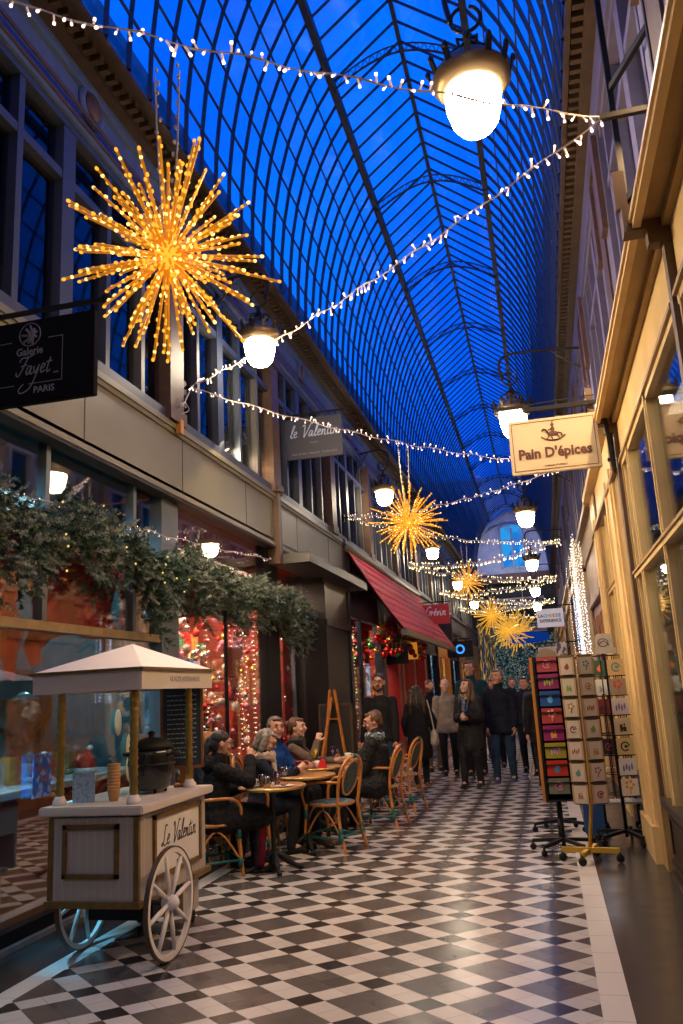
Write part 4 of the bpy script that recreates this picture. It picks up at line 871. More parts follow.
# ============================================================ serving cart
M_cw=mat('cart_white',(.62,.55,.5),.5,0,.06,5,.05); M_gold=mat('aged_gold_trim',(.22,.13,.04),.4,.5,.2,15); M_plank=stripes('cart_planks',(.62,.56,.52),(.4,.35,.32),0,18,.5,.04,.3)
M_plank2=stripes('cart_planks_side',(.6,.54,.5),(.4,.35,.32),1,14,.5,.04,.3)
ct=empty('serving_cart',(-2.86,5.38,0),0,'white wooden soup cart with pyramid roof and spoked wheels, gold panel frames','cart')
x0,x1,y0,y1=-.32,.30,-.51,.52
b=MB(); b.box((x0,y0,.36),(x1,y0+.03,.86),0); b.box((x0,y1-.03,.36),(x1,y1,.86),0); b.box((x0+.0,y0+.03,.62),(x0+.02,y1-.03,.86),1); b.box((x1-.03,y0+.03,.34),(x1,y1-.03,.86),1); b.box((x0+.05,y0+.03,.34),(x1-.03,y1-.03,.37),0)
b.build('body',[M_plank,M_plank2],ct)
for q in ((x0-.005,y0-.008,.34,x0+.03,y0+.02,.86),(x1-.03,y0-.008,.34,x1+.005,y0+.02,.86),(x0-.02,y0-.02,.33,x1+.02,y0+.03,.37),(x1-.02,y0+.03,.33,x1+.015,-.12,.355),(x1-.02,.25,.33,x1+.03,y1+.02,.37)):
    MB().box(q[:3],q[3:]).build('edge_trim',M_gold,ct)
def pframe(a,b_,n,m_,w_=.028):
    mb=MB(); ax,az=a; bx_,bz=b_
    for q in ((ax,az,bx_,az+w_),(ax,bz-w_,bx_,bz),(ax,az,ax+w_,bz),(bx_-w_,az,bx_,bz)):
        if n=='f': mb.box((q[0],y0-.018,q[1]),(q[2],y0,q[3]))
        else: mb.box((x1,q[0],q[1]),(x1+.018,q[2],q[3]))
    return mb.build(m_,M_gold,ct)
pframe((x0+.10,.5),(x1-.13,.82),'f','front_panel_frame'); pframe((-.32,.44),(.42,.84),'s','side_panel_frame')
MB().box((x1,-.3,.46),(x1+.006,.4,.82)).build('side_panel',M_white,ct)
MB().box((x0-.06,y0-.045,.875),(x1+.05,y1+.05,.93)).build('counter_slab',M_cw,ct,bevel=.008)
script_text('Le Valentin',.125,mat('dark_print',(.06,.05,.06),.6),ct,(x1+.009,.06,.63),(PI/2,0,PI/2),.04); text('PARIS',.03,M_ink,ct,(x1+.009,.06,.5),(PI/2,0,PI/2))
# roof
ry0,ry1,rx0,rx1=-.57,.6,-.46,.36
ap=(-.03,.02,1.975); m=MB(); cs=[(rx0,ry0,1.775),(rx1,ry0,1.775),(rx1,ry1,1.775),(rx0,ry1,1.775)]
for i in range(4): m.poly([cs[i],cs[(i+1)%4],ap])
m.poly([cs[3],cs[2],cs[1],cs[0]]); m.build('pyramid_roof',mat('roof_canvas',(.72,.66,.68),.6,0,.05,5),ct)
m=MB(); m.box((rx0+.015,ry0+.015,1.64),(rx1-.015,ry0+.03,1.772)); m.box((rx0+.015,ry1-.03,1.64),(rx1-.015,ry1-.015,1.772)); m.box((rx0+.015,ry0+.03,1.64),(rx0+.03,ry1-.03,1.772)); m.box((rx1-.03,ry0+.03,1.64),(rx1-.015,ry1-.03,1.772)); m.build('valance',M_cw,ct)
m=MB(); m.box((rx0-.005,ry0-.005,1.765),(rx1+.005,ry0+.012,1.782)); m.box((rx1-.012,ry0,1.765),(rx1+.005,ry1,1.782)); m.build('roof_edging',M_gold,ct)
text('GLACES ARTISANALES',.05,mat('faded_print',(.42,.38,.4),.6),ct,(rx1-.013,.1,1.705),(PI/2,0,PI/2),offset=.001)
# brass posts with twisted fluting and white feet
for (px,py) in ((x0+.02,y0+.07),(x1-.07,y0+.07),(x0+.10,y1-.09),(x1-.08,y1-.09)):
    m=MB(); n=40; vs=[]; 
    m.tube([(px,py,.95+.69*i/n) for i in range(n+1)],[.026+.004*math.sin(i*2.2) for i in range(n+1)],10); m.build('post',M_brass,ct)
    MB().lathe([(.045,.925),(.045,.955),(.035,.97),(.03,.985)],(px,py,0),14).build('post_foot',M_white,ct)
MB().tube([(-.1,.25,.93),(-.1,.25,1.28)],.016,8).build('short_post',M_brass,ct)
def wheel(x,cy,name='wheel'):
    cz,R=.33,.33; N_=40
    ring=[(x,cy+ (R-.012)*math.cos(2*PI*i/N_),cz+(R-.012)*math.sin(2*PI*i/N_)) for i in range(N_)]
    rim=MB()
    for i in range(N_):
        a0,a1=2*PI*i/N_,2*PI*(i+1)/N_
        def q(r,a,xx): return (xx,cy+r*math.cos(a),cz+r*math.sin(a))
        for (ra,rb_,w_,mi) in ((R-.038,R-.008,.013,0),(R-.008,R,.015,1)):
            vs=[q(ra,a0,x-w_),q(rb_,a0,x-w_),q(rb_,a0,x+w_),q(ra,a0,x+w_),q(ra,a1,x-w_),q(rb_,a1,x-w_),q(rb_,a1,x+w_),q(ra,a1,x+w_)]
            rim.add(vs,[(0,1,5,4),(1,2,6,5),(2,3,7,6),(3,0,4,7)],mi,False)
    o=rim.build(name,[M_white,M_brown],ct)
    for i in range(8):
        a=2*PI*i/8+.2; s_=MB(); s_.tube([(x,cy+.04*math.cos(a),cz+.04*math.sin(a)),(x,cy+.15*math.cos(a),cz+.15*math.sin(a)),(x,cy+.29*math.cos(a),cz+.29*math.sin(a))],[.013,.017,.012],6); s_.build('spoke',M_white,o)
    R_=Matrix.Rotation(PI/2,3,'Y'); MB().lathe([(.0,-.045),(.035,-.045),(.045,-.02),(.05,0),(.045,.02),(.035,.045),(.02,.055),(.0,.06)],(x,cy,cz),14,0,R_).build('hub',M_white,o)
wheel(x1+.14,-.36); wheel(x0+.05,-.17)
MB().tube([(x0+.05,-.17,.33),(x1-.05,-.36,.33),(x1+.14,-.36,.33)],.018,8).build('axle',M_iron,ct)
m=MB(); m.box((x0+.1,y1-.3,.1),(x1-.04,y1-.04,.34)); m.build('rear_box',M_plank,ct)
for x in (x0+.14,x1-.08):
    k=MB(); R_=Matrix.Rotation(PI/2,3,'Y'); k.lathe([(.02,-.014),(.045,-.012),(.045,.012),(.02,.014)],(x,y1-.08,.045),14,0,R_); k.box((x-.02,y1-.1,.06),(x+.02,y1-.06,.1)); k.build('caster',M_black,ct)
b=MB(); b.box((x0+.1,-.2,.18),(x1-.06,.2,.34)); b.build('under_tray',M_black,ct)
# things on the cart
zt=.93
kt=empty('soup_kettle',(-2.80,5.52,zt),0,'black round electric soup kettle with lid on the white cart','kettle')
MB().lathe([(.1,.02),(.13,.04),(.155,.12),(.165,.2),(.16,.27),(.15,.3)],seg=24).build('pot',mat('black_enamel',(.01,.01,.012),.22,0,coat=.4),kt)
MB().lathe([(.155,.3),(.158,.315),(.13,.35),(.06,.375),(.02,.38),(.02,.4),(.03,.41),(.01,.425)],seg=24).build('lid',M_black,kt)
m=MB(); 
for s_ in (-1,1): m.tube(cat_rom([(s_*.155,-.04,.26),(s_*.2,-.04,.27),(s_*.2,.04,.27),(s_*.155,.04,.26)],4),.01,6)
for a in range(4): m.cap((.1*math.cos(a*PI/2+.7),.1*math.sin(a*PI/2+.7),.0+.012),(.1*math.cos(a*PI/2+.7),.1*math.sin(a*PI/2+.7),.03),.012,.012,8)
m.build('handles_and_feet',M_black,kt); MB().lathe([(.167,.19),(.167,.205)],seg=24).build('band',M_iron,kt)
cs_=empty('cup_stack',(-2.86,5.1,zt),0,'stack of brown kraft paper cups on the cart front corner','cups'); m=MB()
for i in range(9): m.lathe([(.028,i*.02),(.042,i*.02+.07),(.044,i*.02+.075),(.042,i*.02+.078)],seg=14)
m.build('paper_cups',mat('kraft_paper',(.48,.27,.12),.8,0,.1),cs_)
cd=empty('price_card',(-3.06,5.06,zt),.2,'pale blue printed card standing at the left end of the cart','card'); MB().box((-.075,0,0),(.075,.006,.19)).build('card',spots('blue_card',[(.3,.42,.55),(.35,.48,.6),(.22,.32,.42)],60),cd)
mb_=empty('chalkboard_menu',(-2.72,5.86,zt),PI/2-1.2,'tall chalkboard menu in dark wood frame standing at the cart far corner','chalkboard'); R=Matrix.Rotation(.08,3,'X')
m=MB(); m.box((-.14,0,.15),(.14,.02,.72)); m.build('slate',mat('slate_board',(.02,.045,.08),.6),mb_); m=MB(); m.box((-.16,-.01,.13),(.16,.03,.15)); m.box((-.16,-.01,.72),(.16,.03,.74)); m.box((-.16,-.01,.13),(-.14,.03,.74)); m.box((.14,-.01,.13),(.16,.03,.74)); m.box((-.02,.0,.0),(.05,.04,.14)); m.box((-.06,-.05,.0),(.1,.08,.02)); m.build('frame',M_wood,mb_)
m=MB(); random.seed(2)
for i in range(14):
    x=-.11
    while x<.1: w_=random.uniform(.01,.035); m.box((x,-.003,.66-i*.035),(min(x+w_,.11),0,.667-i*.035)); x+=w_+.008
m.build('chalk_writing',mat('chalk',(.5,.55,.6),.9),mb_)
# ============================================================ fir garland along the left shop
random.seed(44)
gt=empty('fir_garland',(-3.5,3.6,2.78),0,'snow-dusted fir garland hanging in swags along the left shopfront','garland')
M_fir=mat('snowy_fir',(.05,.1,.06),.85,0,.5,11,col2=(.27,.31,.27)); M_fird=mat('dark_fir',(.015,.06,.03),.8,0,.4,14)
m=MB()
path=[(0,0,.02),(0,.6,.18),(.02,1.2,-.02),(0,1.9,.2),(.0,2.6,.15),(.04,3.2,-.1),(0,3.9,.12),(0,4.6,.08),(.05,5.2,-.02),(0,5.9,.1),(0,6.6,.06),(.05,7.2,.0),(0,7.6,.0),(0,8.1,-.08)]
P=cat_rom(path,10)
def sprig(mb,p,d,L_,mi):
    d=V(d).normalized(); up=V((random.uniform(-1,1),random.uniform(-1,1),random.uniform(-1,1)))
    s=d.cross(up).normalized(); u=s.cross(d)
    nn=int(L_/.008)
    for i in range(nn):
        t=(i+.5)/nn; a=random.uniform(0,2*PI); c=p+d*L_*t; o=(s*math.cos(a)+u*math.sin(a)); l=.042*(1.1-t*.6); q=c+o*l+d*l*.6; w_=(d.cross(o))*.011
        mb.add([c-w_,c+w_,q],[(0,1,2)],mi)
n=len(P)
for i,p in enumerate(P):
    t=i/(n-1); env=(.15+.14*abs(math.sin(i*.27+.6)))*(1 if t<.8 else 1.15)
    for k in range(24):
        a=random.uniform(0,2*PI); rr=random.random()**.6*env; drop=.0 if random.random()<.45 else -random.random()*.5*max(.1,math.sin(i*.21+.4)**2)
        q=p+V((max(-.08,.55*rr*math.cos(a))+.05,random.uniform(-.07,.07),rr*math.sin(a)*.75+drop))
        d=V((.5+random.uniform(-.5,.8),random.uniform(-.9,.9),random.uniform(-1,.5)))
        sprig(m,q,d,random.uniform(.12,.19),0 if random.random()<(.85 if not 20<i<62 else .62) else 1)
m.build('fir_foliage',[M_fir,M_fird],gt)
m=MB(); m.tube([(.0,0,.0),(0,8.0,.0)],.03,8); m.build('support_rail',M_rail,gt)
m=MB()
for i in range(16): p=random.choice(P[20:66]); m.ell(p+V((.22+random.random()*.05,random.uniform(-.1,.1),random.uniform(-.35,.15))),(.009,.009,.009),0,5,4)
m.build('warm_lights',emi('garland_led',(1,.7,.2),1.0,False),gt)
# ============================================================ cafe tables
M_tt=mat('table_wood',(.42,.2,.07),.3,0,.25,6,coat=.3)
def cafe_table(x,y,label,r=.31,rz=0):
    t=empty('cafe_table',(x,y,0),rz,label,'table','round cafe tables'); MB().lathe([(r-.01,.715),(r,.72),(r,.742),(r-.01,.747)],seg=32).build('table_top',M_tt,t); MB().lathe([(r+.001,.718),(r+.006,.722),(r+.006,.74),(r+.001,.743)],seg=32).build('rim_band',M_brass,t)
    MB().lathe([(.09,.7),(.09,.715),(.03,.69),(.022,.6),(.028,.45),(.022,.4),(.024,.2),(.035,.14),(.05,.1)][::-1],seg=14).build('pedestal',M_iron,t)
    for k in range(4):
        a=k*PI/2+.5; c,s=math.cos(a),math.sin(a); MB().tube(cat_rom([(.02*c,.02*s,.16),(.1*c,.1*s,.1),(.2*c,.2*s,.035),(.27*c,.27*s,.02)],5),[.03]*8+[.022]*8,8).build('foot',M_iron,t)
    return t
TB=[(-2.58,7.5),(-2.52,8.4),(-2.68,9.3),(-2.6,10.35)]
TL=['round wooden cafe table nearest the cart, with glasses and phone','round wooden cafe table second from the cart, almost empty','round wooden cafe table in front of the couple, with small plant','round wooden cafe table farthest along, beside the easel']
for (x,y),l in zip(TB,TL): cafe_table(x,y,l)
# ============================================================ rattan chairs
M_rat=mat('rattan_cane',(.5,.19,.035),.32,0,.3,9,coat=.3); M_tealw=mat('teal_binding',(.0,.1,.1),.5); M_weave=spots('woven_teal_white',[(.01,.12,.13),(.45,.5,.48),(.005,.06,.07),(.02,.16,.17)],70,.5); M_weaved=spots('woven_dark',[(.012,.03,.04),(.03,.06,.07),(.07,.09,.09)],90,.55)
def chair(x,y,rz,label,proto=[None]):
    """faces +Y locally"""
    if proto[0]:
        c=copyt(proto[0]); c.location=(x,y,0); c.rotation_euler=(0,0,rz); c['label']=label; return c
    c=empty('rattan_chair',(x,y,0),rz,label,'chair','rattan terrace chairs'); proto[0]=c
    m=MB(); m.lathe([(.0,.44),(.2,.44),(.225,.45),(.22,.468),(.0,.475)],seg=24); m.build('seat',M_weave,c)
    MB().tube([(.225*math.cos(a*PI/12),.225*math.sin(a*PI/12),.452) for a in range(24)],.016,6,closed=True).build('seat_frame',M_rat,c)
    for s_ in (-1,1):
        MB().tube(cat_rom([(s_*.2,.22,0),(s_*.2,.2,.25),(s_*.2,.18,.46)],5),.016,7).build('leg',M_rat,c)
        MB().tube(cat_rom([(s_*.2,-.28,0),(s_*.19,-.22,.25),(s_*.18,-.2,.46)],5),.016,7).build('leg',M_rat,c)
        a=MB(); a.tube(cat_rom([(s_*.2,.19,.42),(s_*.24,.2,.58),(s_*.25,.12,.665),(s_*.245,-.05,.68),(s_*.2,-.22,.67)],6),.015,7); a.build('armrest',M_rat,c)
        for (yy,zz) in ((.19,.36),(-.23,.2),(.2,.12),(-.24,.14)): MB().tube([(s_*.2,yy+(.0),zz-.04),(s_*.2,yy,zz+.04)],.0215,7).build('binding',M_tealw,c)
        MB().tube(cat_rom([(s_*.2,.2,.14),(s_*.12,.19,.36),(.0,.18,.43)],5),.01,6).build('brace',M_rat,c); MB().tube(cat_rom([(s_*.19,-.23,.14),(s_*.19,-.02,.4),(s_*.2,.2,.14)],6),.01,6).build('brace',M_rat,c)
        MB().tube([(s_*.2,.205,.14),(s_*.19,-.24,.14)],.011,6).build('stretcher',M_tealw,c)
    MB().tube([(-.2,.205,.16),(.2,.205,.16)],.011,6).build('stretcher',M_tealw,c); MB().tube([(-.19,-.24,.16),(.19,-.24,.16)],.011,6).build('stretcher',M_tealw,c)
    bf=MB(); P=[(-.18,-.2,.44),(-.2,-.22,.6),(-.19,-.26,.78),(-.12,-.29,.88),(0,-.305,.915),(.12,-.29,.88),(.19,-.26,.78),(.2,-.22,.6),(.18,-.2,.44)]; bf.tube(cat_rom(P,5),.017,7); bf.build('back_frame',M_rat,c)
    ov=[(.13*math.cos(a*PI/10),-.245-.055*math.sin(a*PI/10),.7+.165*math.sin(a*PI/10)) for a in range(20)]
    MB().tube(ov,.011,6,closed=True).build('back_hoop',M_rat,c)
    m=MB(); m.prism([V(p) for p in ov],(0,.008,.002)); m.build('backrest',M_weaved,c)
    m=MB(); m.tube([(-.03,-.305,.913),(.03,-.305,.913)],.022,7); m.build('binding',M_tealw,c)
    return c
chair(-2.28,8.5,rad(70),'empty rattan armchair with teal and white woven seat, nearest in front')
chair(-2.05,9.85,rad(80),'rattan armchair carrying the man in the black puffer jacket')
chair(-2.02,11.1,rad(75),'rattan chair with dark oval back standing behind the seated man')
chair(-3.1,7.3,rad(-50),'rattan chair under the woman in the black coat, behind the cart')
chair(-3.46,7.7,rad(-85),'rattan chair under the auburn-haired woman, mostly hidden behind the woman in black')
chair(-3.12,8.3,rad(-70),'rattan chair under the grey-haired woman with scarf')
chair(-3.16,8.85,rad(-85),'rattan chair under the man in the blue jacket')
chair(-3.2,9.6,rad(-95),'rattan chair under the woman beside the man in blue')
# ============================================================ table things
M_cer=mat('white_china',(.75,.73,.72),.2); M_gl=glass('drinking_glass',(.85,.88,.9),2.5,.03)
def on(name,x,y,label,cat,group=None,z=.747,rz=0): return empty(name,(x,y,z),rz,label,cat,group)
def cup(x,y,label):
    c=on('coffee_cup',x,y,label,'cup'); MB().lathe([(.05,.0),(.075,.012),(.07,.012),(.0,.006)],seg=18).build('saucer',M_cer,c); MB().lathe([(.022,.01),(.036,.03),(.042,.07),(.038,.07),(.03,.03),(.0,.02)],seg=16).build('cup',M_cer,c); MB().tube(cat_rom([(.038,0,.06),(.065,0,.055),(.06,0,.03),(.035,0,.028)],4),.005,5).build('handle',M_cer,c)
def tumbler(x,y,label,h=.11):
    c=on('tumbler',x,y,label,'glass'); MB().lathe([(.026,0),(.034,h),(.031,h),(.024,.008),(0,.008)],seg=16).build('bowl',M_gl,c); MB().lathe([(.0,.009),(.024,.009),(.027,h*.4),(.0,h*.4)],seg=14).build('drink',mat('amber_drink',(.3,.1,.02),.1),c)
def napkin(x,y,label,rz=0):
    o=MB().cbox((0,0,.003),(.15,.1,.004)).cbox((.01,.01,.007),(.12,.1,.003),0,Matrix.Rotation(.3,3,'Z')).build('paper_napkin',M_cer,None,(x,y,.747),(0,0,rz)); tag(o,label,'napkin')
def plate(x,y,label):
    c=on('side_plate',x,y,label,'plate'); MB().lathe([(.05,0),(.095,.012),(.09,.014),(.0,.006)],seg=24).build('plate',M_cer,c); MB().ell((0,0,.02),(.03,.025,.014)).build('cake_piece',mat('cake',(.3,.12,.04),.8),c)
def stem(x,y,label):
    c=on('wine_glass',x,y,label,'glass'); MB().lathe([(.032,0),(.03,.004),(.005,.008),(.004,.07),(.02,.085),(.033,.11),(.03,.15),(.028,.15),(.03,.11),(.0,.085)],seg=16).build('bowl',M_gl,c)
tumbler(-2.62,7.34,'small dark drink tumbler on the table nearest the cart'); tumbler(-2.5,7.42,'half full glass beside the steel jug on the nearest table',.13); stem(-2.48,7.58,'stemmed glass standing on the table nearest the cart'); plate(-2.42,7.36,'white plate on the right of the table nearest the cart'); napkin(-2.68,7.62,'folded white napkin on the table nearest the cart',.4); cup(-2.72,7.38,'white cup with saucer on the table nearest the cart')
j=on('steel_jug',-2.55,7.27,'small steel jug at the front of the table nearest the cart','jug'); MB().lathe([(.03,0),(.034,.05),(.026,.085),(.03,.1)],seg=16).build('body',mat('steel',(.5,.5,.5),.2,1),j); MB().tube(cat_rom([(.03,0,.085),(.055,0,.07),(.033,0,.03)],4),.005,5).build('handle',M_iron,j)
cup(-2.6,9.15,'white cup and saucer on the table with the small plant'); cup(-2.78,9.2,'white cup and saucer nearest the woman on the plant table'); cup(-2.5,10.2,'white coffee cup on the farthest cafe table'); plate(-2.62,10.25,'white plate on the farthest cafe table'); tumbler(-2.68,10.4,'small glass on the farthest cafe table'); stem(-2.72,10.3,'stemmed glass on the farthest cafe table'); tumbler(-2.62,8.3,'small glass on the almost empty second table')
pl=on('table_plant',-2.72,9.42,'small yellow-green plant in a pot on the third table','plant'); MB().lathe([(.035,0),(.045,.07),(.04,.07),(0,.06)],seg=14).build('pot',M_dark,pl); m=MB()
for i in range(40):
    a=random.uniform(0,2*PI); d=V((math.cos(a)*.5,math.sin(a)*.5,1)).normalized(); q=V((0,0,.06))+d*random.uniform(.06,.15); w_=V((-math.sin(a),math.cos(a),0))*.014; m.add([V((0,0,.06))+d*.02,q-d*.04+w_,q,q-d*.04-w_],[(0,1,2,3)],0)
m.build('leaves',mat('yellow_leaves',(.45,.35,.04),.6,0,.4,20),pl)
o=MB().cbox((0,0,.005),(.075,.15,.009)).build('mobile_phone',M_black,None,(-2.7,7.48,.747),(0,0,.6),bevel=.002); tag(o,'phone lying on the table nearest the cart','phone')
rd=on('red_napkin_holder',-2.52,9.05,'small red napkin folded upright at the front of the plant table','napkin'); MB().prism([V((-.05,0,0)),V((.05,0,0)),V((.03,0,.08)),V((0,0,.1)),V((-.03,0,.07))],(0,.03,0)).build('cloth',mat('bright_red',(.65,.02,.02),.6),rd)
# easel with board
ez=empty('wooden_easel',(-2.95,11.3,0),rad(155),'wooden easel with a dark chalkboard in front of the black pillar','easel')
for (a,b_) in (((-.3,0,0),(-.04,0,1.6)),((.3,0,0),(.04,0,1.6)),((0,.5,0),(0,.02,1.5))): 
    m=MB(); m.bar(a,b_,.035,.025); m.build('leg',M_rat,ez)
m=MB(); m.bar((-.2,-.02,.62),(.2,-.02,.62),.04,.03); m.bar((-.1,-.0,1.2),(.1,-.0,1.2),.03,.02); m.build('ledge',M_rat,ez); m=MB(); m.box((-.28,-.07,.66),(.28,-.04,1.4)); m.build('chalkboard',M_dark,ez); m=MB(); m.box((-.3,-.075,.64),(.3,-.035,.67)); m.box((-.3,-.075,1.38),(.3,-.035,1.41)); m.box((-.3,-.075,.64),(-.27,-.035,1.41)); m.box((.27,-.075,.64),(.3,-.035,1.41)); m.build('board_frame',M_brown,ez)
# rope barrier
M_rope=mat('crimson_rope',(.45,.01,.03),.8)
for i,(x,y) in enumerate(((-1.75,15.9),(-2.75,16.4))):
    k=empty('barrier_post',(x,y,0),0,['brass barrier post standing behind the woman with the phone','brass barrier post near the red shop door'][i],'barrier post'); MB().lathe([(.15,0),(.15,.02),(.05,.035),(.02,.05),(.02,.92),(.035,.94),(.04,.97),(.02,1.0)],seg=18).build('post',M_brass,k)
o=MB().tube(cat_rom([(0,0,.9),(-.25,.12,.68),(-.5,.25,.6),(-.75,.38,.68),(-1,.5,.9)],6),.02,8).build('barrier_rope',M_rope,None,(-1.75,15.9,0)); tag(o,'crimson rope hanging between the two brass barrier posts','rope')
# ============================================================ postcard racks
def base5(r,x,y,m_,n=5,R=.3,a0=.3,h=.5,hub=True):
    for k in range(n):
        a=a0+2*PI*k/n; c,s=math.cos(a),math.sin(a); l=MB(); l.bar((x,y,.11),(x+R*c,y+R*s,.085),.035,.03); o=l.build('foot',m_,r)
        w_=MB(); w_.tube([(x+R*c,y+R*s,.085),(x+R*c,y+R*s,.055)],.012,6); R_=Matrix.Rotation(a,3,'Z')@Matrix.Rotation(PI/2,3,'X'); w_.lathe([(.01,-.012),(.03,-.012),(.03,.012),(.01,.012)],(x+R*c,y+R*s,.03),12,0,R_); w_.build('caster',M_black,o)
cardn=[0]
CARDM={}
def cmat(key,c):
    if key not in CARDM: CARDM[key]=mat('card_'+key.replace(' ','_'),c,.45)
    return CARDM[key]
def card(P,R,w_,h_,bg,fig,label,motif=0,group=None):
    """P centre of card; R 3x3 with x=right,y=into,z=up"""
    k=bpy.data.objects.new('greeting_card',None); C.objects.link(k); k.matrix_world=Matrix.Translation(P)@R.to_4x4(); tag(k,label,'card',group)
    k2=MB(); k2.box((-w_/2,0,-h_/2),(w_/2,.008,h_/2)); k2.build('card',bg,k)
    m=MB(); s=min(w_,h_)
    def e(x,z,a,b_): m.ell((x*s,-.001,z*s),(a*s,.0012,b_*s),0,10,6)
    if motif==0: e(0,-.1,.2,.22); e(.05,.15,.1,.1); e(-.12,-.02,.1,.06)
    elif motif==1: e(-.1,-.1,.1,.25); e(.1,-.15,.12,.15); e(.1,.1,.06,.08); m.tube([(-.2*s,-.001,-.3*s),(.25*s,-.001,-.3*s)],.004,4)
    elif motif==2: 
        for i in range(5): e(.22*math.cos(i*1.256),.15+.0*i+.2*math.sin(i*1.256),.1,.1)
        m.tube([(0,-.001,-.4*s),(.0,-.001,0)],.005,4)
    elif motif==3: m.tube([(.25*s*math.cos(i*.5),-.001,.25*s*math.sin(i*.5)) for i in range(12)],.05*s,5); e(.05,0,.12,.1)
    else:
        for i in range(4): e(-.25+.17*i,-.1+.1*(i%2),.06,.2)
    m.build('printed_figure',fig,k); return k
rk_=lambda n,c: (n,cmat(n,c))
def Rz(a): return Matrix.Rotation(a,3,'Z')
# rack 1: black frame with orange side panel
r1_=empty('card_rack',(0.0,8.2,0),0,'tall black card rack with orange-brown side panel, leftmost of the racks','rack')
m=MB(); m.box((-.12,-.02,.45),(-.1,.24,1.79)); m.box((.125,-.02,.45),(.145,.24,1.79)); m.box((-.12,.1,.45),(.14,.12,1.79)); 
for k in range(9): m.box((-.1,-.03,.46+k*.16),(.125,.1,.47+k*.16))
m.build('cabinet',M_black,r1_); MB().box((-.15,.0,.45),(-.122,.3,1.79)).build('side_panel',mat('orange_brown_panel',(.42,.16,.02),.5,0,.15,4),r1_); MB().tube([(0,.1,.05),(0,.1,.5)],.018,8).build('pole',M_black,r1_); base5(r1_,0,.1,M_black)
c1=[('pale crimson',(.5,.08,.12)),('magenta and green',(.35,.04,.2)),('deep blue',(.02,.12,.5)),('coral red',(.6,.08,.08)),('purple-pink',(.4,.02,.2)),('lime yellow',(.5,.45,.03)),('scarlet',(.7,.04,.02)),('grey-green',(.25,.27,.2))]
f1=[(.6,.2,.25),(.3,.5,.1),(.1,.4,.8),(.8,.35,.3),(.7,.3,.1),(.6,.3,.6),(.1,.2,.4),(.6,.2,.35)]
for i,(n,c) in enumerate(c1): card(V((.012,8.2-.012,1.715-i*.16)),Rz(0),.19,.14,cmat(n,tuple(q*.6 for q in c)),cmat(n+' fig',f1[i]),'%s square card, %s in the orange-sided rack'%(n,['topmost','second from the top','third from the top','fourth from the top','fourth from the bottom','third from the bottom','second from the bottom','lowest'][i]),[3,4,0,2,1,4,0,3][i])
# rack behind it
r4=empty('card_rack',(-.02,9.4,0),0,'dark wheeled rack standing hidden behind the orange-sided rack','rack'); MB().tube([(0,0,.05),(0,0,1.75)],.018,8).build('pole',M_black,r4); m=MB(); m.box((-.1,-.1,.5),(.1,.1,1.6)); m.build('card_holder',M_dark,r4); base5(r4,0,0,M_black,5,.27,.9)
# rack 2: yellow pole spinner with cream cards
M_yel=mat('yellow_metal',(.5,.3,.02),.4,.3); M_crm=mat('cream_card',(.48,.4,.33),.6,0,.06); M_kraft=mat('kraft_card',(.4,.25,.13),.7)
r2_=empty('card_rack',(.26,7.85,0),0,'spinning rack of cream cards on a yellow metal pole and base','rack'); MB().tube([(-.05,0,.06),(.02,0,.55),(.05,0,1.8)],.016,8).build('pole',M_yel,r2_)
for k,(a,b_) in enumerate((((-.28,.02,.1),(.2,-.06,.1)),((-.12,-.2,.09),(.02,.22,.09)))): m=MB(); m.bar((a[0],a[1],a[2]),(b_[0],b_[1],b_[2]),.04,.04); m.build('foot',M_yel,r2_)
for (x,y) in ((-.28,.02),(.2,-.06),(-.12,-.2),(.02,.22)):
    w_=MB(); w_.lathe([(.01,-.014),(.035,-.012),(.035,.012),(.01,.014)],(x,y,.037),12,0,Matrix.Rotation(PI/2,3,'X')); w_.tube([(x,y,.04),(x,y,.09)],.01,6); w_.build('caster',M_black,r2_)
hc=[(.3,.06,.04),(.08,.2,.2),(.3,.1,.1),(.15,.3,.05),(.35,.15,.06),(.3,.05,.05),(.35,.2,.05)]
figm=[cmat('fig%d'%i,c) for i,c in enumerate(hc)]
wm=MB()
for col,(ox,oy,ang) in enumerate(((-.075,-.1,rad(-16)),(.095,-.1,rad(14)))):
    R_=Rz(ang)
    for i in range(7):
        z=1.68-i*.185; P=V((.26+ox,7.85+oy,z)); 
        card(P,R_,.105,.15,M_crm,figm[(i*3+col)%7],'cream card with small printed figure, %s column of the yellow rack, %s'%(['left','right'][col],['top row','second row','third row','middle row','fifth row','sixth row','bottom row'][i]),(i+col*2)%5)
        q=R_@V((0,0,0))
        for s_ in (-1,1): wm.box((-.058,.006,-.085),(.058,.02,-.075),0,R_,V((ox,oy,z))); wm.box((s_*.06-.008,.0,-.08),(s_*.06+.008,.045,.08),1,R_,V((ox,oy,z)))
    wm.box((-.07,.02,-1.16),(.07,.03,.1),0,R_,V((ox,oy,1.68)))
wm.build('wire_holder',[mat('brown_wire',(.12,.07,.04),.5),M_kraft],r2_)
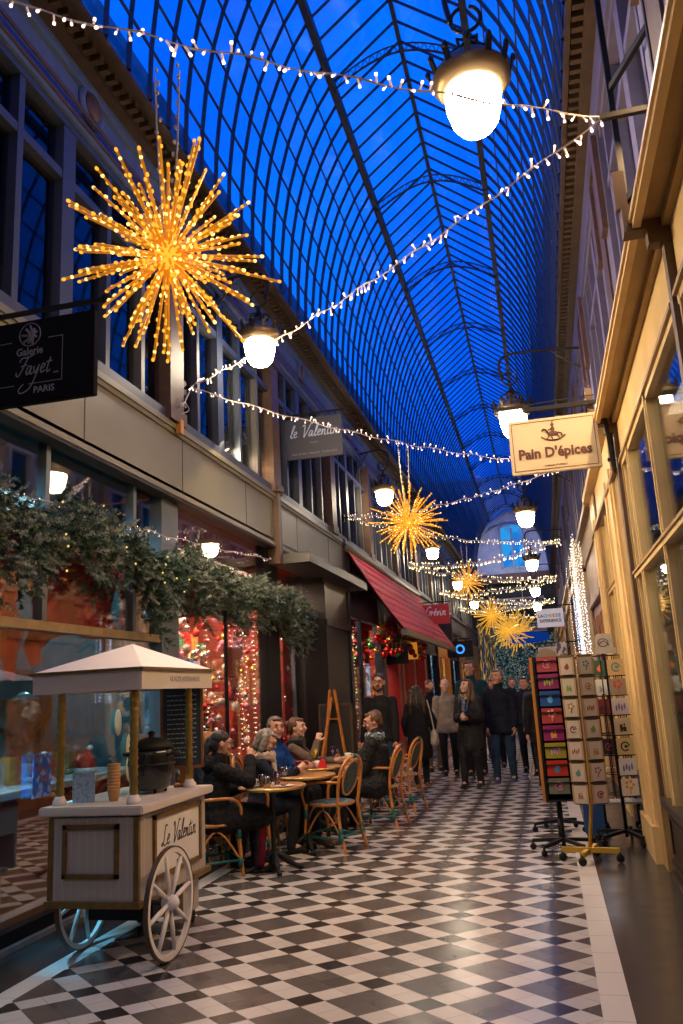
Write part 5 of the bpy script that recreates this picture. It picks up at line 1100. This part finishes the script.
# rack 3: black wire spinner with big cards
r3_=empty('card_rack',(.60,8.72,0),0,'black wire spinner rack with large art cards beside the cream pilaster','rack'); MB().tube([(-.0,0,.05),(-.02,0,1.85)],.018,8).build('pole',M_black,r3_); base5(r3_,0,0,M_black,5,.3,.1)
wm=MB(); c3=[('tan','with a teal robot face',(.55,.38,.22),(.1,.3,.28),3),('floral','with red blossoms',(.25,.22,.2),(.5,.06,.05),2),('pale lilac','with ink sketch',(.5,.48,.6),(.15,.12,.25),4),('beige','with two black birds',(.5,.42,.32),(.02,.02,.02),1),('mustard','with a dark wreath',(.5,.42,.2),(.03,.04,.06),3),('white','with blue flowers',(.6,.6,.65),(.12,.15,.4),4),('white','with orange bouquet',(.62,.6,.55),(.6,.3,.05),2)]
for i,(n,d_,bgc,fc,mo) in enumerate(c3):
    z=1.66-i*.19; R_=Rz(rad(10)); card(V((.60+.075,8.6,z)),R_,.16,.155,cmat('big '+n+str(i),bgc),cmat('bigfig%d'%i,fc),'large %s card %s on the black wire rack'%(n,d_),mo)
    wm.box((-.09,.008,-.09),(.09,.02,-.08),0,R_,V((.075,-.12,z))); wm.box((-.085,.02,-.08),(-.08,.03,.08),0,R_,V((.075,-.12,z)))
c4=[('dark green','with red bird',(.02,.06,.03),(.6,.1,.03),0),('pale grey','with faint drawing',(.45,.47,.45),(.3,.3,.3),1),('dark red','with black figure',(.15,.02,.02),(.02,.02,.02),4),None,('black','with blue and red',(.02,.02,.03),(.3,.04,.04),3)]
for i,q in enumerate(c4):
    z=1.66-i*.19; R_=Rz(rad(-32))
    wm.box((-.07,.008,-.09),(.07,.02,-.08),0,R_,V((-.08,-.1,z))); wm.box((-.07,.02,-.09),(-.066,.03,.09),0,R_,V((-.08,-.1,z))); wm.box((.066,.02,-.09),(.07,.03,.09),0,R_,V((-.08,-.1,z)))
    if q: card(V((.60-.08,8.62,z)),R_,.12,.15,cmat('side '+q[0],q[2]),cmat('sidefig%d'%i,q[3]),'%s card %s on the left face of the black wire rack'%(q[0],q[1]),q[4])
for a in range(6):
    aa=a*PI/3; wm.tube([(.13*math.cos(aa),.13*math.sin(aa),.42),(.13*math.cos(aa),.13*math.sin(aa),1.78)],.005,4)
for z in (.45,.64,.83,1.02,1.21,1.4,1.59,1.78): wm.tube([(.13*math.cos(a*PI/6),.13*math.sin(a*PI/6),z) for a in range(12)],.004,4,closed=True)
wm.build('wire_holder',M_black,r3_)
# header boards on the racks
o=MB().prism([V((-.11,0,0)),V((.11,0,0)),V((.11,0,.05)),V((.085,0,.06)),V((.085,0,.17)),V((.06,0,.2)),V((-.06,0,.2)),V((-.085,0,.17)),V((-.085,0,.06)),V((-.11,0,.05))],(0,.01,0)).build('header_board',mat('pale_board',(.4,.37,.36),.6,0,.1,20),None,(.60,8.7,1.80)); tag(o,'pale scalloped header board on top of the black wire rack','board')
h=bpy.data.objects['header_board']; m=MB(); m.tube([(.05*math.cos(a*.52)-.01,-.002,.11+.04*math.sin(a*.52)) for a in range(12)],.004,4,closed=True); m.tube([(-.05,-.002,.1),(.0,-.002,.13),(.05,-.002,.08)],.004,4); m.build('line_drawing',M_ink,h)
o=MB().box((-.045,0,0),(.045,.01,.11)).build('header_card',spots('photo_print',[(.4,.4,.5),(.05,.05,.1),(.5,.4,.4)],30),None,(.16,7.9,1.8)); tag(o,'small photo card standing on top of the yellow-pole rack','card')
o=MB().prism([V((.1*math.cos(a*PI/8),0,.08*math.sin(a*PI/8))) for a in range(9)],(0,.02,0)).build('round_header',mat('brown_grey_board',(.2,.15,.12),.7),None,(0.02,8.35,1.79)); tag(o,'brown half-round header board above the orange-sided rack','board')
# folded trolley
tr_=empty('luggage_trolley',(.62,9.35,0),0,'folded silver wire trolley standing behind the black wire rack','trolley'); m=MB(); m.box((-.2,-.12,.28),(.2,.14,.3)); 
for k in range(6): m.tube([(-.2+.08*k,-.12,.31),(-.2+.08*k,.14,.31)],.006,4)
m.build('platform',mat('silver_metal',(.5,.5,.52),.3,.8),tr_); m=MB(); m.tube([(-.19,.12,.3),(-.1,.12,.62),(.1,.12,.62),(.19,.12,.3)],.008,6); m.build('handle_frame',M_white,tr_)
for (x,y) in ((-.17,-.1),(.17,-.1),(-.17,.12),(.17,.12)): m=MB(); m.tube([(x,y,.28),(x,y,.07)],.008,5); m.lathe([(.01,-.012),(.04,-.01),(.04,.01),(.01,.012)],(x,y,.04),12,0,Matrix.Rotation(PI/2,3,'X')); m.build('caster',M_black,tr_)
b_=MB().box((-.09,-.1,0),(.11,.1,.42)).box((-.1,-.11,.4),(.12,.11,.43)).build('blue_crate',mat('blue_plastic',(.01,.05,.2),.5),None,(.32,9.3,0)); tag(b_,'blue box on the floor behind the card racks','box')
# ============================================================ people
SK=mat('skin',(.52,.27,.19),.55,0,.08,12); SK2=mat('skin_pale',(.6,.36,.28),.55,0,.08,12)
M_eye=mat('eye_dark',(.02,.015,.015),.3); M_lip=mat('lips',(.35,.09,.08),.5); M_sp=mat('spectacle_frame',(.02,.02,.02),.3)
def hairm(n,c,c2=None): return mat('hair_'+n,c,.5,0,.4,25,.5,col2=c2)
HB=hairm('black',(.012,.01,.01)); HG=hairm('grey',(.28,.26,.24),(.1,.09,.085)); HD=hairm('dark_brown',(.035,.018,.012)); HR=hairm('auburn',(.35,.14,.03)); HSG=hairm('salt',(.16,.14,.13),(.05,.045,.04)); HBR=hairm('brown',(.1,.05,.025))
def cl(n,c,b=.35,r=.85,sc=9): return mat('cloth_'+n,c,r,0,.25,sc,b,bscale=30,spec=.12)
def ik(a,c,l1,l2,pole):
    a=V(a);c=V(c);pole=V(pole); d=c-a; L_=min(d.length,(l1+l2)*.999); u=d.normalized(); x=(l1*l1-l2*l2+L_*L_)/(2*L_); h=math.sqrt(max(l1*l1-x*x,0)); p=pole-a; p=p-u*p.dot(u)
    if p.length<1e-5: p=V((0,0,-1))
    return a+u*x+p.normalized()*h, a+u*L_
def ring_cap(mb,p,q,a0,b0,a1,b1,side,seg=16):
    """elliptical rounded segment with lateral axis side"""
    p=V(p);q=V(q);u=(q-p).normalized(); s=V(side); s=(s-u*s.dot(u)).normalized(); f=u.cross(s); L_=(q-p).length
    rings=[]; n=10
    for i in range(n+1):
        t=i/n; e=math.sin(PI*min(1,max(0,(t*1.16)-.0))) if False else 1
        k=math.sqrt(max(0,1-((t-.5)*2)**8)) if 0<i<n else .35
        a=a0+(a1-a0)*t; b=b0+(b1-b0)*t; rings.append([p+u*L_*t+s*(a*k*math.cos(2*PI*j/seg))+f*(b*k*math.sin(2*PI*j/seg)) for j in range(seg)])
    vs=[v for r in rings for v in r]; fs=[]
    for i in range(n):
        for j in range(seg): fs.append((i*seg+j,i*seg+(j+1)%seg,(i+1)*seg+(j+1)%seg,(i+1)*seg+j))
    fs.append(tuple(range(seg))[::-1]); fs.append(tuple(n*seg+j for j in range(seg))); mb.add(vs,fs,0,True)
def person(x,y,rz,label,Ht=1.75,pelvis=None,lean=0,hl=None,hr=None,fl=None,fr=None,yaw=0,pitch=0,top=None,top_long=0,puff=.018,trous=None,shoe=None,hair='short',hairmat=HB,skin=SK,glasses=False,scarf=None,beard=None,skirt=None,female=False,vox=.0095,grip=0,side_lean=0,collar=True,far=False,cross=False,bag=None,stripe=None,hood=False):
    s=Ht/1.75; root=empty('person',(x,y,0),rz,label,'person')
    seated=pelvis is not None
    pz=V(pelvis) if seated else V((0,0,.93*s))
    ln=Matrix.Rotation(-lean,3,'X')@Matrix.Rotation(side_lean,3,'Y')
    up=ln@V((0,0,1)); sw=(.165 if female else .195)*s; hw=.095*s
    ch=pz+up*.30*s; nk=pz+up*.50*s; hd_base=nk+ (up*.5+V((0,0,.5))+V((0,.12,0))).normalized()*.09*s
    SL=nk-up*.065*s+V((-sw*.93,0,0)); SR=nk-up*.065*s+V((sw*.93,0,0))
    la,lf=.285*s,.25*s; lt,lc=.43*s,.42*s
    hl=V(hl) if hl else V((-sw-.06,.04,pz.z-.12*s)); hr=V(hr) if hr else V((sw+.06,.04,pz.z-.12*s))
    EL,WL=ik(SL,hl,la,lf,SL+V((-.35,-.35,-.5))); ER,WR=ik(SR,hr,la,lf,SR+V((.35,-.35,-.5)))
    HLp=pz+V((-hw,0,-.02)); HRp=pz+V((hw,0,-.02))
    fl=V(fl) if fl else V((-.1*s,.0,.08)); fr=V(fr) if fr else V((.1*s,.0,.08))
    pk=V((0,2,1)) if seated else V((0,2,0))
    KL,AL=ik(HLp,fl,lt,lc,HLp+pk+V((-.1,0,0))); KR,AR=ik(HRp,fr,lt,lc,HRp+pk+V((.1,0,0)))
    Hm=Matrix.Rotation(yaw,3,'Z')@Matrix.Rotation(pitch,3,'X')
    hc=hd_base+V((0,.02,.10*s))
    # ---- body: one continuous surface
    b=MB()
    ring_cap(b,pz-up*.1*s,pz+up*.12*s,.15*s,.1*s,.13*s,.095*s,(1,0,0)); ring_cap(b,pz+up*.02*s,nk-up*.05*s,.13*s,.095*s,.15*s,.095*s,(1,0,0)); ring_cap(b,nk-up*.13*s,nk+up*.03*s,.15*s,.085*s,.055*s,.055*s,(1,0,0))
    b.cap(SL,SR,.04*s,.04*s); b.cap(nk-up*.04,hc-V((0,.01,.05*s)),.058*s,.05*s)
    for S_,E_,W_ in ((SL,EL,WL),(SR,ER,WR)): b.cap(S_,E_,.052*s,.038*s); b.cap(E_,W_,.037*s,.026*s)
    for H_,K_,A_ in ((HLp,KL,AL),(HRp,KR,AR)): b.cap(H_,K_,.085*s,.052*s); b.cap(K_,A_,.05*s,.034*s); b.cap(A_,A_+V((0,.13*s,-.045)),.035*s,.026*s)
    def hp(v): return hc+Hm@(V(v)*s)*1.07
    b.ell(hc,(.074*s,.095*s,.1*s),R=Hm,seg=18,rings=14); b.ell(hp((0,-.01,.03)),(.077*s,.09*s,.085*s),R=Hm); b.ell(hp((0,.03,-.055)),(.056*s,.062*s,.062*s),R=Hm); b.ell(hp((0,.062,-.095)),(.026*s,.025*s,.024*s),R=Hm)
    b.cap(hp((0,.085,.015)),hp((0,.106,-.022)),.011*s,.016*s); b.ell(hp((0,.083,.032)),(.05*s,.014*s,.012*s),R=Hm)
    for q in (-1,1): b.ell(hp((q*.077,-.005,-.01)),(.012*s,.022*s,.032*s),R=Hm); b.ell(hp((q*.038,.07,-.035)),(.022*s,.02*s,.022*s),R=Hm)
    # hands: palm, four fingers and a thumb
    for q,(E_,W_) in ((-1,(EL,WL)),(1,(ER,WR))):
        f=(W_-E_).normalized(); inn=V((-q,0,0)); 
        if abs(f.dot(inn))>.8: inn=V((0,0,-1))
        inn=(inn-f*inn.dot(f)).normalized()          # palm normal
        sd=f.cross(inn)                                  # across the palm
        if (sd.y if abs(sd.y)>.2 else sd.z)<0: sd=-sd      # thumb side
        b.cap(W_-f*.01,W_+f*.085*s,.024*s,.03*s); ring_cap(b,W_,W_+f*.1*s,.03*s,.017*s,.042*s,.015*s,sd)
        cu=.5+grip
        for i,(o,l) in enumerate(((.031,.078),(.011,.088),(-.01,.082),(-.03,.064))):
            p0=W_+f*.09*s+sd*o*s; d1=(f*math.cos(cu*.6)+inn*math.sin(cu*.6)); p1=p0+d1*l*.5*s; d2=(f*math.cos(cu*1.6)+inn*math.sin(cu*1.6)); p2=p1+d2*l*.5*s
            b.cap(p0,p1,.0105*s,.0095*s,8); b.cap(p1,p2,.0095*s,.008*s,8)
        t0=W_+f*.03*s+sd*.03*s; t1=t0+(f*.6+sd*.8+inn*.3).normalized()*.04*s; t2=t1+(f*.9+sd*.2+inn*.4).normalized()*.035*s; b.cap(t0,t1,.014*s,.012*s,8); b.cap(t1,t2,.012*s,.0095*s,8)
    remesh(b,'body',skin,root,.0075 if not far else .011,2)
    # ---- face details
    if not far:
        e=MB()
        for q in (-1,1): e.ell(hp((q*.031,.083,.008)),(.012*s,.008*s,.0065*s),R=Hm)
        e.build('eyes',M_eye,root); MB().ell(hp((0,.094,-.055)),(.022*s,.008*s,.007*s),R=Hm).build('lips',M_lip,root)
        e=MB()
        for q in (-1,1): e.tube([hp((q*.05,.08,.028)),hp((q*.03,.092,.034)),hp((q*.014,.092,.03))],.004*s,5)
        e.build('eyebrows',hairmat,root)
    if glasses:
        e=MB()
        for q in (-1,1): e.tube([hp((q*.034+.026*math.cos(a*PI/6),.105,.006+.019*math.sin(a*PI/6))) for a in range(12)],.0028,5,closed=True); e.tube([hp((q*.06,.103,.012)),hp((q*.078,.0,.012))],.0028,5)
        e.tube([hp((-.01,.108,.01)),hp((.01,.108,.01))],.0028,5); e.build('glasses',M_sp,root)
    # ---- hair
    h=MB()
    def he(v,r): h.ell(hp(v),tuple(k*s for k in r),R=Hm,seg=14,rings=10)
    if hair in('short','long','bob','bun','curly'):
        he((0,-.03,.042),(.083,.093,.08)); he((0,-.06,-.01),(.076,.055,.08))
        for q in (-1,1): he((q*.071,-.022,.02),(.019,.05,.05))
        he((0,.04,.08),(.06,.04,.022))
    if hair=='buzz': he((0,-.025,.045),(.087,.098,.082)); he((0,-.055,-.0),(.08,.058,.075))
    if hair in('long','curly'):
        w_=1.0 if hair=='long' else 1.25
        for q in (-1,0,1): h.cap(hp((q*.06*w_,-.05,.0)),hp((q*.085*w_,-.07,-.2)),.05*s*w_,.055*s*w_); h.cap(hp((q*.085*w_,-.07,-.18)),hp((q*.09*w_,-.085,-.33)),.055*s*w_,.03*s*w_)
        for q in (-1,1): h.cap(hp((q*.078,.01,.03)),hp((q*.095,.03,-.17)),.026*s*w_,.03*s*w_); h.cap(hp((q*.095,.03,-.17)),hp((q*.1,.04,-.28)),.03*s,.015*s)
    if hair=='bob':
        for q in (-1,1): h.cap(hp((q*.075,-.01,.04)),hp((q*.09,.0,-.09)),.035*s,.04*s)
        h.cap(hp((0,-.07,.02)),hp((0,-.085,-.1)),.075*s,.06*s)
    if hair=='bun': he((0,-.12,.03),(.045,.045,.045))
    if hair=='ponytail':
        he((0,-.018,.04),(.087,.098,.083)); he((0,-.055,-.01),(.08,.06,.085)); h.cap(hp((0,-.1,.02)),hp((0,-.15,-.12)),.045*s,.04*s); h.cap(hp((0,-.15,-.12)),hp((0,-.13,-.25)),.04*s,.015*s)
    if h.v: remesh(h,'hair',hairmat,root,.009,1,disp=.012,dscale=.03)
    if beard:
        e=MB(); e.ell(hp((0,.055,-.085)),(.05*s,.045*s,.035*s),R=Hm); e.ell(hp((0,.088,-.042)),(.03*s,.014*s,.01*s),R=Hm)
        for q in (-1,1): e.ell(hp((q*.058,.02,-.055)),(.016*s,.035*s,.04*s),R=Hm)
        remesh(e,'beard',beard,root,.008,1)
    # ---- trousers and shoes
    tr=trous or cl('black_trousers',(.02,.02,.025)); m=MB(); gk=.018*s
    ring_cap(m,pz-up*.13*s,pz+up*.1*s,.165*s,.118*s,.15*s,.11*s,(1,0,0))
    for H_,K_,A_ in ((HLp,KL,AL),(HRp,KR,AR)): m.cap(H_,K_,.085*s+gk,.055*s+gk); m.cap(K_,A_+V((0,0,-.015)),.055*s+gk,.045*s+gk*.6)
    remesh(m,'trousers',tr,root,vox,3,disp=.012)
    for A_ in (AL,AR):
        sh=MB(); f=V((0,1,0)); z=A_.z-.08
        sh.ell((A_.x,A_.y-.01,z+.045),(.038*s,.05*s,.04)); sh.ell((A_.x,A_.y+.1*s,z+.035),(.043*s,.085*s,.034)); sh.cap((A_.x,A_.y,z+.05),(A_.x,A_.y,z+.1),.042*s,.042*s); sh.cbox((A_.x,A_.y+.065*s,z+.01),(.08*s,.25*s,.02))
        remesh(sh,'shoe',shoe or cl('black_shoe',(.015,.014,.014),.1,.5),root,.01,1)
    # ---- top garment
    if top:
        m=MB(); g=puff*s
        ring_cap(m,pz-up*(.12 if top_long==0 else .14)*s,pz+up*.2*s,.15*s+g+.01,.1*s+g+.012,.145*s+g,.1*s+g,(1,0,0)); ring_cap(m,pz+up*.08*s,nk-up*.05*s,.14*s+g,.1*s+g,.155*s+g*.8,.095*s+g*.8,(1,0,0)); ring_cap(m,nk-up*.14*s,nk+up*.035*s,.16*s+g*.6,.09*s+g*.8,.07*s,.065*s,(1,0,0))
        m.cap(SL,SR,.045*s+g*.5,.045*s+g*.5)
        for S_,E_,W_ in ((SL,EL,WL),(SR,ER,WR)): m.cap(S_,E_,.05*s+g*.8,.044*s+g*.8); m.cap(E_,W_-(W_-E_).normalized()*.015,.043*s+g*.8,.034*s+g*.7)
        if collar: m.cap(nk-up*.03,nk+up*.045*s,.072*s+g*.5,.066*s+g*.3)
        if hood: m.ell(nk+V((0,-.1*s,.0)),(.13*s,.07*s,.09*s))
        if top_long and not seated:
            zb=pz.z-top_long*s; ring_cap(m,V((0,-.005,zb)),pz+up*.1,.215*s+g,.16*s+g,.155*s+g,.115*s+g,(1,0,0)); 
        if top_long and seated:
            for H_,K_ in ((HLp,KL),(HRp,KR)): m.cap(H_,H_+(K_-H_)*min(1,top_long*2),.11*s+g,.085*s+g)
            if top_long>.5:
                for K_,A_ in ((KL,AL),(KR,AR)): m.cap(K_,K_+(A_-K_)*(top_long-.3),.09*s+g,.1*s+g)
        remesh(m,'coat' if (top_long or puff>.03) else 'sweater',top,root,vox,3,disp=.02 if puff>.03 else .012)
    if scarf:
        m=MB(); 
        for k in range(2): m.tube([nk+V(((.088+.01*k)*s*math.cos(a*PI/8),(.085)*s*math.sin(a*PI/8)+.015,.0+.03*k+.012*math.sin(a*2.1))) for a in range(16)],.034*s,8,closed=True)
        m.cap(nk+V((.03,.1*s,.0)),nk+V((.05,.13*s,-.2*s)),.035*s,.028*s); remesh(m,'scarf',scarf,root,.01,1,disp=.02,dscale=.03)
    if stripe:
        m=MB(); m.cap(KR,AR,.05*s,.042*s); m.v=[(a+.03,b_+.015,c) for a,b_,c in m.v]; remesh(m,'red_trouser_leg',stripe,root,.012,2)
    root['hands']=[]; del root['hands']
    W=lambda v:(root.matrix_world if False else Matrix.Translation((x,y,0))@Matrix.Rotation(rz,4,'Z'))@V(v)
    return root,W,WL,WR,hc
def F(deg): return rad(deg)
# rz: 0 faces down the passage (+Y), 180 faces the camera, -90 faces +X, 90 faces -X
M_puf=cl('black_puffer',(.018,.018,.022),.6,.5,6); M_blk=cl('black_wool',(.014,.014,.017)); M_navy=cl('navy_coat',(.012,.015,.028)); M_blue=cl('royal_blue_jacket',(.01,.055,.23)); M_jean=cl('dark_jeans',(.02,.045,.09)); M_ivory=cl('ivory_scarf',(.5,.4,.33)); M_fur=cl('grey_fur',(.05,.045,.045),.8); M_mar=cl('maroon_cloth',(.11,.008,.02))
M_mush=cl('mushroom_wool',(.14,.1,.08)); M_scf=spots('checked_scarf',[(.2,.26,.32),(.05,.06,.09),(.35,.4,.42),(.1,.13,.2)],45,.8); M_tan=cl('tan_boot',(.3,.13,.04),.2,.5)
# seated, left of the tables
person(-3.08,7.3,F(-55),'woman in black coat with dark tied hair, seated nearest the cart, hand raised',1.66,(0,0,.5),.1,hr=(.1,.33,1.0),hl=(-.18,.3,.72),fl=(-.1,.42,.08),fr=(.1,.38,.08),top=M_blk,top_long=.5,puff=.035,hair='ponytail',hairmat=HB,skin=SK,female=True,yaw=F(-5),pitch=F(-5),glasses=True,hood=True,stripe=M_mar,grip=.6)
person(-3.38,7.72,F(-85),'blonde auburn-haired woman mostly hidden behind the woman in black',1.62,(0,0,.5),.1,hr=(.12,.35,.78),hl=(-.12,.35,.78),fl=(-.1,.35,.08),fr=(.1,.35,.08),top=M_fur,top_long=.3,puff=.03,hair='long',hairmat=HR,skin=SK2,female=True)
person(-3.02,8.35,F(-80),'grey-haired woman in navy with ivory scarf looking down at her phone',1.6,(0,0,.48),.16,hr=(.1,.42,.8),hl=(-.06,.42,.8),fl=(-.1,.4,.08),fr=(.1,.34,.08),top=M_navy,top_long=.3,puff=.025,hair='bob',hairmat=HG,skin=SK2,female=True,scarf=M_ivory,glasses=True,pitch=F(-28),yaw=F(-8),grip=.5)
person(-3.06,8.98,F(-95),'man in a royal blue jacket sitting at the tables, facing the camera side',1.8,(0,0,.5),.02,hr=(.12,.34,.76),hl=(-.14,.36,.76),fl=(-.12,.42,.08),fr=(.14,.55,.08),top=M_blue,top_long=.0,puff=.032,hair='short',hairmat=HSG,skin=SK,yaw=F(-45),shoe=M_tan,trous=M_blk)
person(-3.02,9.6,F(-85),'woman with pulled-back hair and dark patterned top beside the man in blue',1.68,(0,0,.52),.06,hr=(.02,.3,1.0),hl=(-.1,.46,.77),fl=(-.1,.4,.08),fr=(.1,.36,.08),top=M_mush,top_long=.3,puff=.022,hair='bun',hairmat=HBR,skin=SK2,female=True,scarf=M_fur,yaw=F(-15),grip=.6)
# seated, right side
person(-2.05,9.78,F(82),'man in black puffer jacket, glasses and checked scarf, seated right of the tables',1.78,(0,0,.5),-.02,hr=(.1,.32,.66),hl=(-.1,.32,.62),fl=(-.12,.42,.08),fr=(.12,.38,.08),top=M_puf,top_long=.35,puff=.05,hair='short',hairmat=HBR,skin=SK,scarf=M_scf,glasses=True,pitch=F(-12),yaw=F(25),shoe=M_blk)
# standing
person(-2.32,11.55,F(170),'standing man with glasses in black sweater and jeans beside the easel',1.8,hr=(.27,.08,.78),hl=(-.25,.12,.86),fl=(-.12,0,.08),fr=(.12,.03,.08),top=M_blk,top_long=.1,puff=.022,hair='buzz',hairmat=HD,skin=SK,glasses=True,beard=HD,trous=M_jean,yaw=F(15),collar=False)
pw,W,wl,wr,hc_=person(-2.12,13.6,F(10),'woman seen from behind in long black coat with long curly hair and a pale bag',1.62,hr=(.24,.12,.86),hl=(-.2,.1,.82),fl=(-.07,-.1,.08),fr=(.08,.14,.08),top=M_blk,top_long=.5,puff=.03,hair='curly',hairmat=HD,skin=SK,female=True,shoe=M_tan)
bg2=empty('shoulder_bag',(-1.86,13.55,.62),F(10),'pale cream shoulder bag hanging at the side of the woman seen from behind','bag'); m=MB(); m.ell((0,0,.15),(.06,.15,.13)); m.ell((0,0,.09),(.07,.14,.1)); remesh(m,'pouch',cl('cream_leather',(.5,.44,.36),.2,.6),bg2,.012,2,disp=.02); MB().tube(cat_rom([(0,-.1,.25),(-.05,-.03,.6),(-.08,.0,.74),(-.05,.04,.6),(0,.1,.25)],5),.01,6).build('strap',mat('cream_strap',(.45,.4,.33),.6),bg2)
person(-1.27,13.5,F(168),'woman in long black puffer coat and leopard scarf holding a phone, looking up',1.68,hr=(.04,.3,1.08),hl=(-.08,.27,1.06),fl=(-.11,.0,.08),fr=(.12,.1,.08),top=M_puf,top_long=.42,puff=.045,hair='long',hairmat=HBR,skin=SK2,female=True,yaw=F(-25),pitch=F(12),scarf=spots('leopard_scarf',[(.3,.2,.1),(.06,.04,.03),(.4,.32,.2)],60,.8),grip=.5)
m=MB(); m.tube([(-.05,-.0,0),(-.03,.03,-.14),(0,.04,-.2)],.008,5); m.tube([(.05,0,0),(.03,.03,-.14),(0,.04,-.2)],.008,5); o=m.build('lanyard',mat('blue_ribbon',(.02,.2,.7),.5),None,(-1.3,13.355,1.36),(0,0,F(168))); tag(o,'blue lanyard round the neck of the woman in the long puffer coat','lanyard')
o=MB().cbox((0,0,0),(.075,.14,.01)).build('mobile_phone',M_black,None,(-1.26,13.13,1.1),(.4,0,F(168)),bevel=.002); tag(o,'phone held by the woman in the long puffer coat','phone')
person(-.8,14.0,F(176),'grey-haired man in navy overcoat and jeans with blue collar, walking in the centre',1.82,hr=(.22,.06,.88),hl=(-.22,.06,.88),fl=(-.12,-.1,.08),fr=(.12,.12,.08),top=M_navy,top_long=.22,puff=.035,hair='short',hairmat=HSG,skin=SK,yaw=F(-20),trous=M_jean,shoe=cl('blue_shoe',(.03,.06,.12),.1,.5))
person(-1.35,15.2,F(175),'very tall man with glasses and teal jacket standing behind the woman with the phone',2.02,top=cl('teal_jacket',(.012,.045,.06)),puff=.03,hair='short',hairmat=HBR,skin=SK,glasses=True,yaw=F(-20),far=True)
person(-2.25,16.2,F(200),'bearded man in dark jacket standing by the rope barrier',1.72,top=M_blk,puff=.03,top_long=.1,hair='buzz',hairmat=HBR,skin=SK,beard=HBR,yaw=F(20),far=True,trous=cl('beige_trousers',(.2,.15,.11)))
person(-1.85,15.4,F(185),'bald man partly hidden left of the woman with the phone',1.72,top=cl('stone_coat',(.3,.25,.2)),puff=.03,top_long=.2,hair='none',hairmat=HG,skin=SK2,far=True)
person(-.42,15.6,F(175),'man with dark hair and glasses just right of the grey-haired man',1.68,top=M_navy,puff=.03,top_long=.1,hair='short',hairmat=HB,skin=SK,far=True)
person(-.2,15.0,F(165),'bearded man in grey jacket beside the card racks',1.72,top=cl('slate_jacket',(.06,.08,.11)),puff=.03,top_long=.1,hair='short',hairmat=HD,skin=SK,beard=HD,far=True,yaw=F(20))
person(-.12,13.3,F(10),'person in black coat with white scarf, just left of the card racks',1.68,top=M_blk,puff=.035,top_long=.3,hair='short',hairmat=HD,skin=SK,scarf=cl('white_scarf',(.5,.5,.55)),far=True)
person(-.1,16.6,F(180),'man in pale cap behind the bearded man',1.8,top=M_blk,puff=.03,hair='short',hairmat=HG,skin=SK2,far=True)
person(-1.05,16.5,F(180),'person with brown hair behind the tall man, mostly hidden',1.68,top=M_blk,puff=.03,hair='long',hairmat=HBR,skin=SK,far=True)
person(-.75,18.5,F(180),'distant person in dark clothes between the walkers',1.7,top=M_navy,puff=.03,hair='short',hairmat=HBR,skin=SK,far=True)
person(-1.5,19.5,F(180),'distant person behind the group on the left',1.66,top=M_mar,puff=.03,hair='long',hairmat=HB,skin=SK,far=True)
person(-4.88,7.02,F(-65),'barista in black with headband working behind the tea shop counter',1.7,hr=(.15,.35,1.05),hl=(-.15,.35,1.05),top=M_blk,puff=.015,hair='bun',hairmat=HD,skin=SK,female=True,pitch=F(-15))
# phone in the hands of the grey-haired woman
o=MB().cbox((0,0,0),(.075,.14,.01)).build('mobile_phone',mat('phone_case_red',(.3,.02,.04),.4),None,(-2.56,8.42,.86),(0,-.6,F(-80)),bevel=.002); tag(o,'phone held by the grey-haired woman with ivory scarf','phone')
# ============================================================ lights
def area(loc,rot,sx,sy,e,col,name):
    l=bpy.data.lights.new(name,'AREA'); l.shape='RECTANGLE'; l.size=sx; l.size_y=sy; l.energy=e; l.color=col; o=bpy.data.objects.new(name,l); C.objects.link(o); o.location=loc; o.rotation_euler=rot; return o
def point(loc,e,col,r,name):
    l=bpy.data.lights.new(name,'POINT'); l.energy=e; l.color=col; l.shadow_soft_size=r; o=bpy.data.objects.new(name,l); C.objects.link(o); o.location=loc; return o
# shop interiors
area((-4.9,5,3.4),(0,0,0),1.2,3,120,(.4,.85,1),'tea_shop_lamp')
area((-4.6,9.8,3.3),(0,0,0),1.2,4,300,(1,.62,.42),'christmas_shop_lamp')
area((-4.5,16,3.3),(0,0,0),1.2,3.5,200,(1,.65,.45),'ornament_shop_lamp')
area((1.7,5.5,3.7),(0,0,0),1,3,25,(1,.8,.55),'toy_shop_lamp')
# warm strip lamp on the right ledge; left one added to light right facade
area((.86,5.5,4.75),(0,rad(35),0),.06,4,110,(1,.62,.3),'right_ledge_lamp')
area((-3.3,7.8,4.5),(rad(12),rad(-70),0),.06,5.5,380,(1,.72,.4),'left_ledge_fill')

area((CX,42.5,7.6),(rad(110),0,0),2.5,.3,30,(.75,.8,1),'gable_fill')  # added fill that brightens the gable wall, no fitting modelled
sp=bpy.data.lights.new('counter_spot','SPOT'); sp.energy=220; sp.color=(.1,.6,1); sp.spot_size=rad(40); sp.spot_blend=.5; sp.shadow_soft_size=.04; so=bpy.data.objects.new('counter_spot',sp); C.objects.link(so); so.location=(-3.95,5.15,1.6); so.rotation_euler=(V((-2.95,5.25,0))-V(so.location)).to_track_quat('-Z','Y').to_euler()
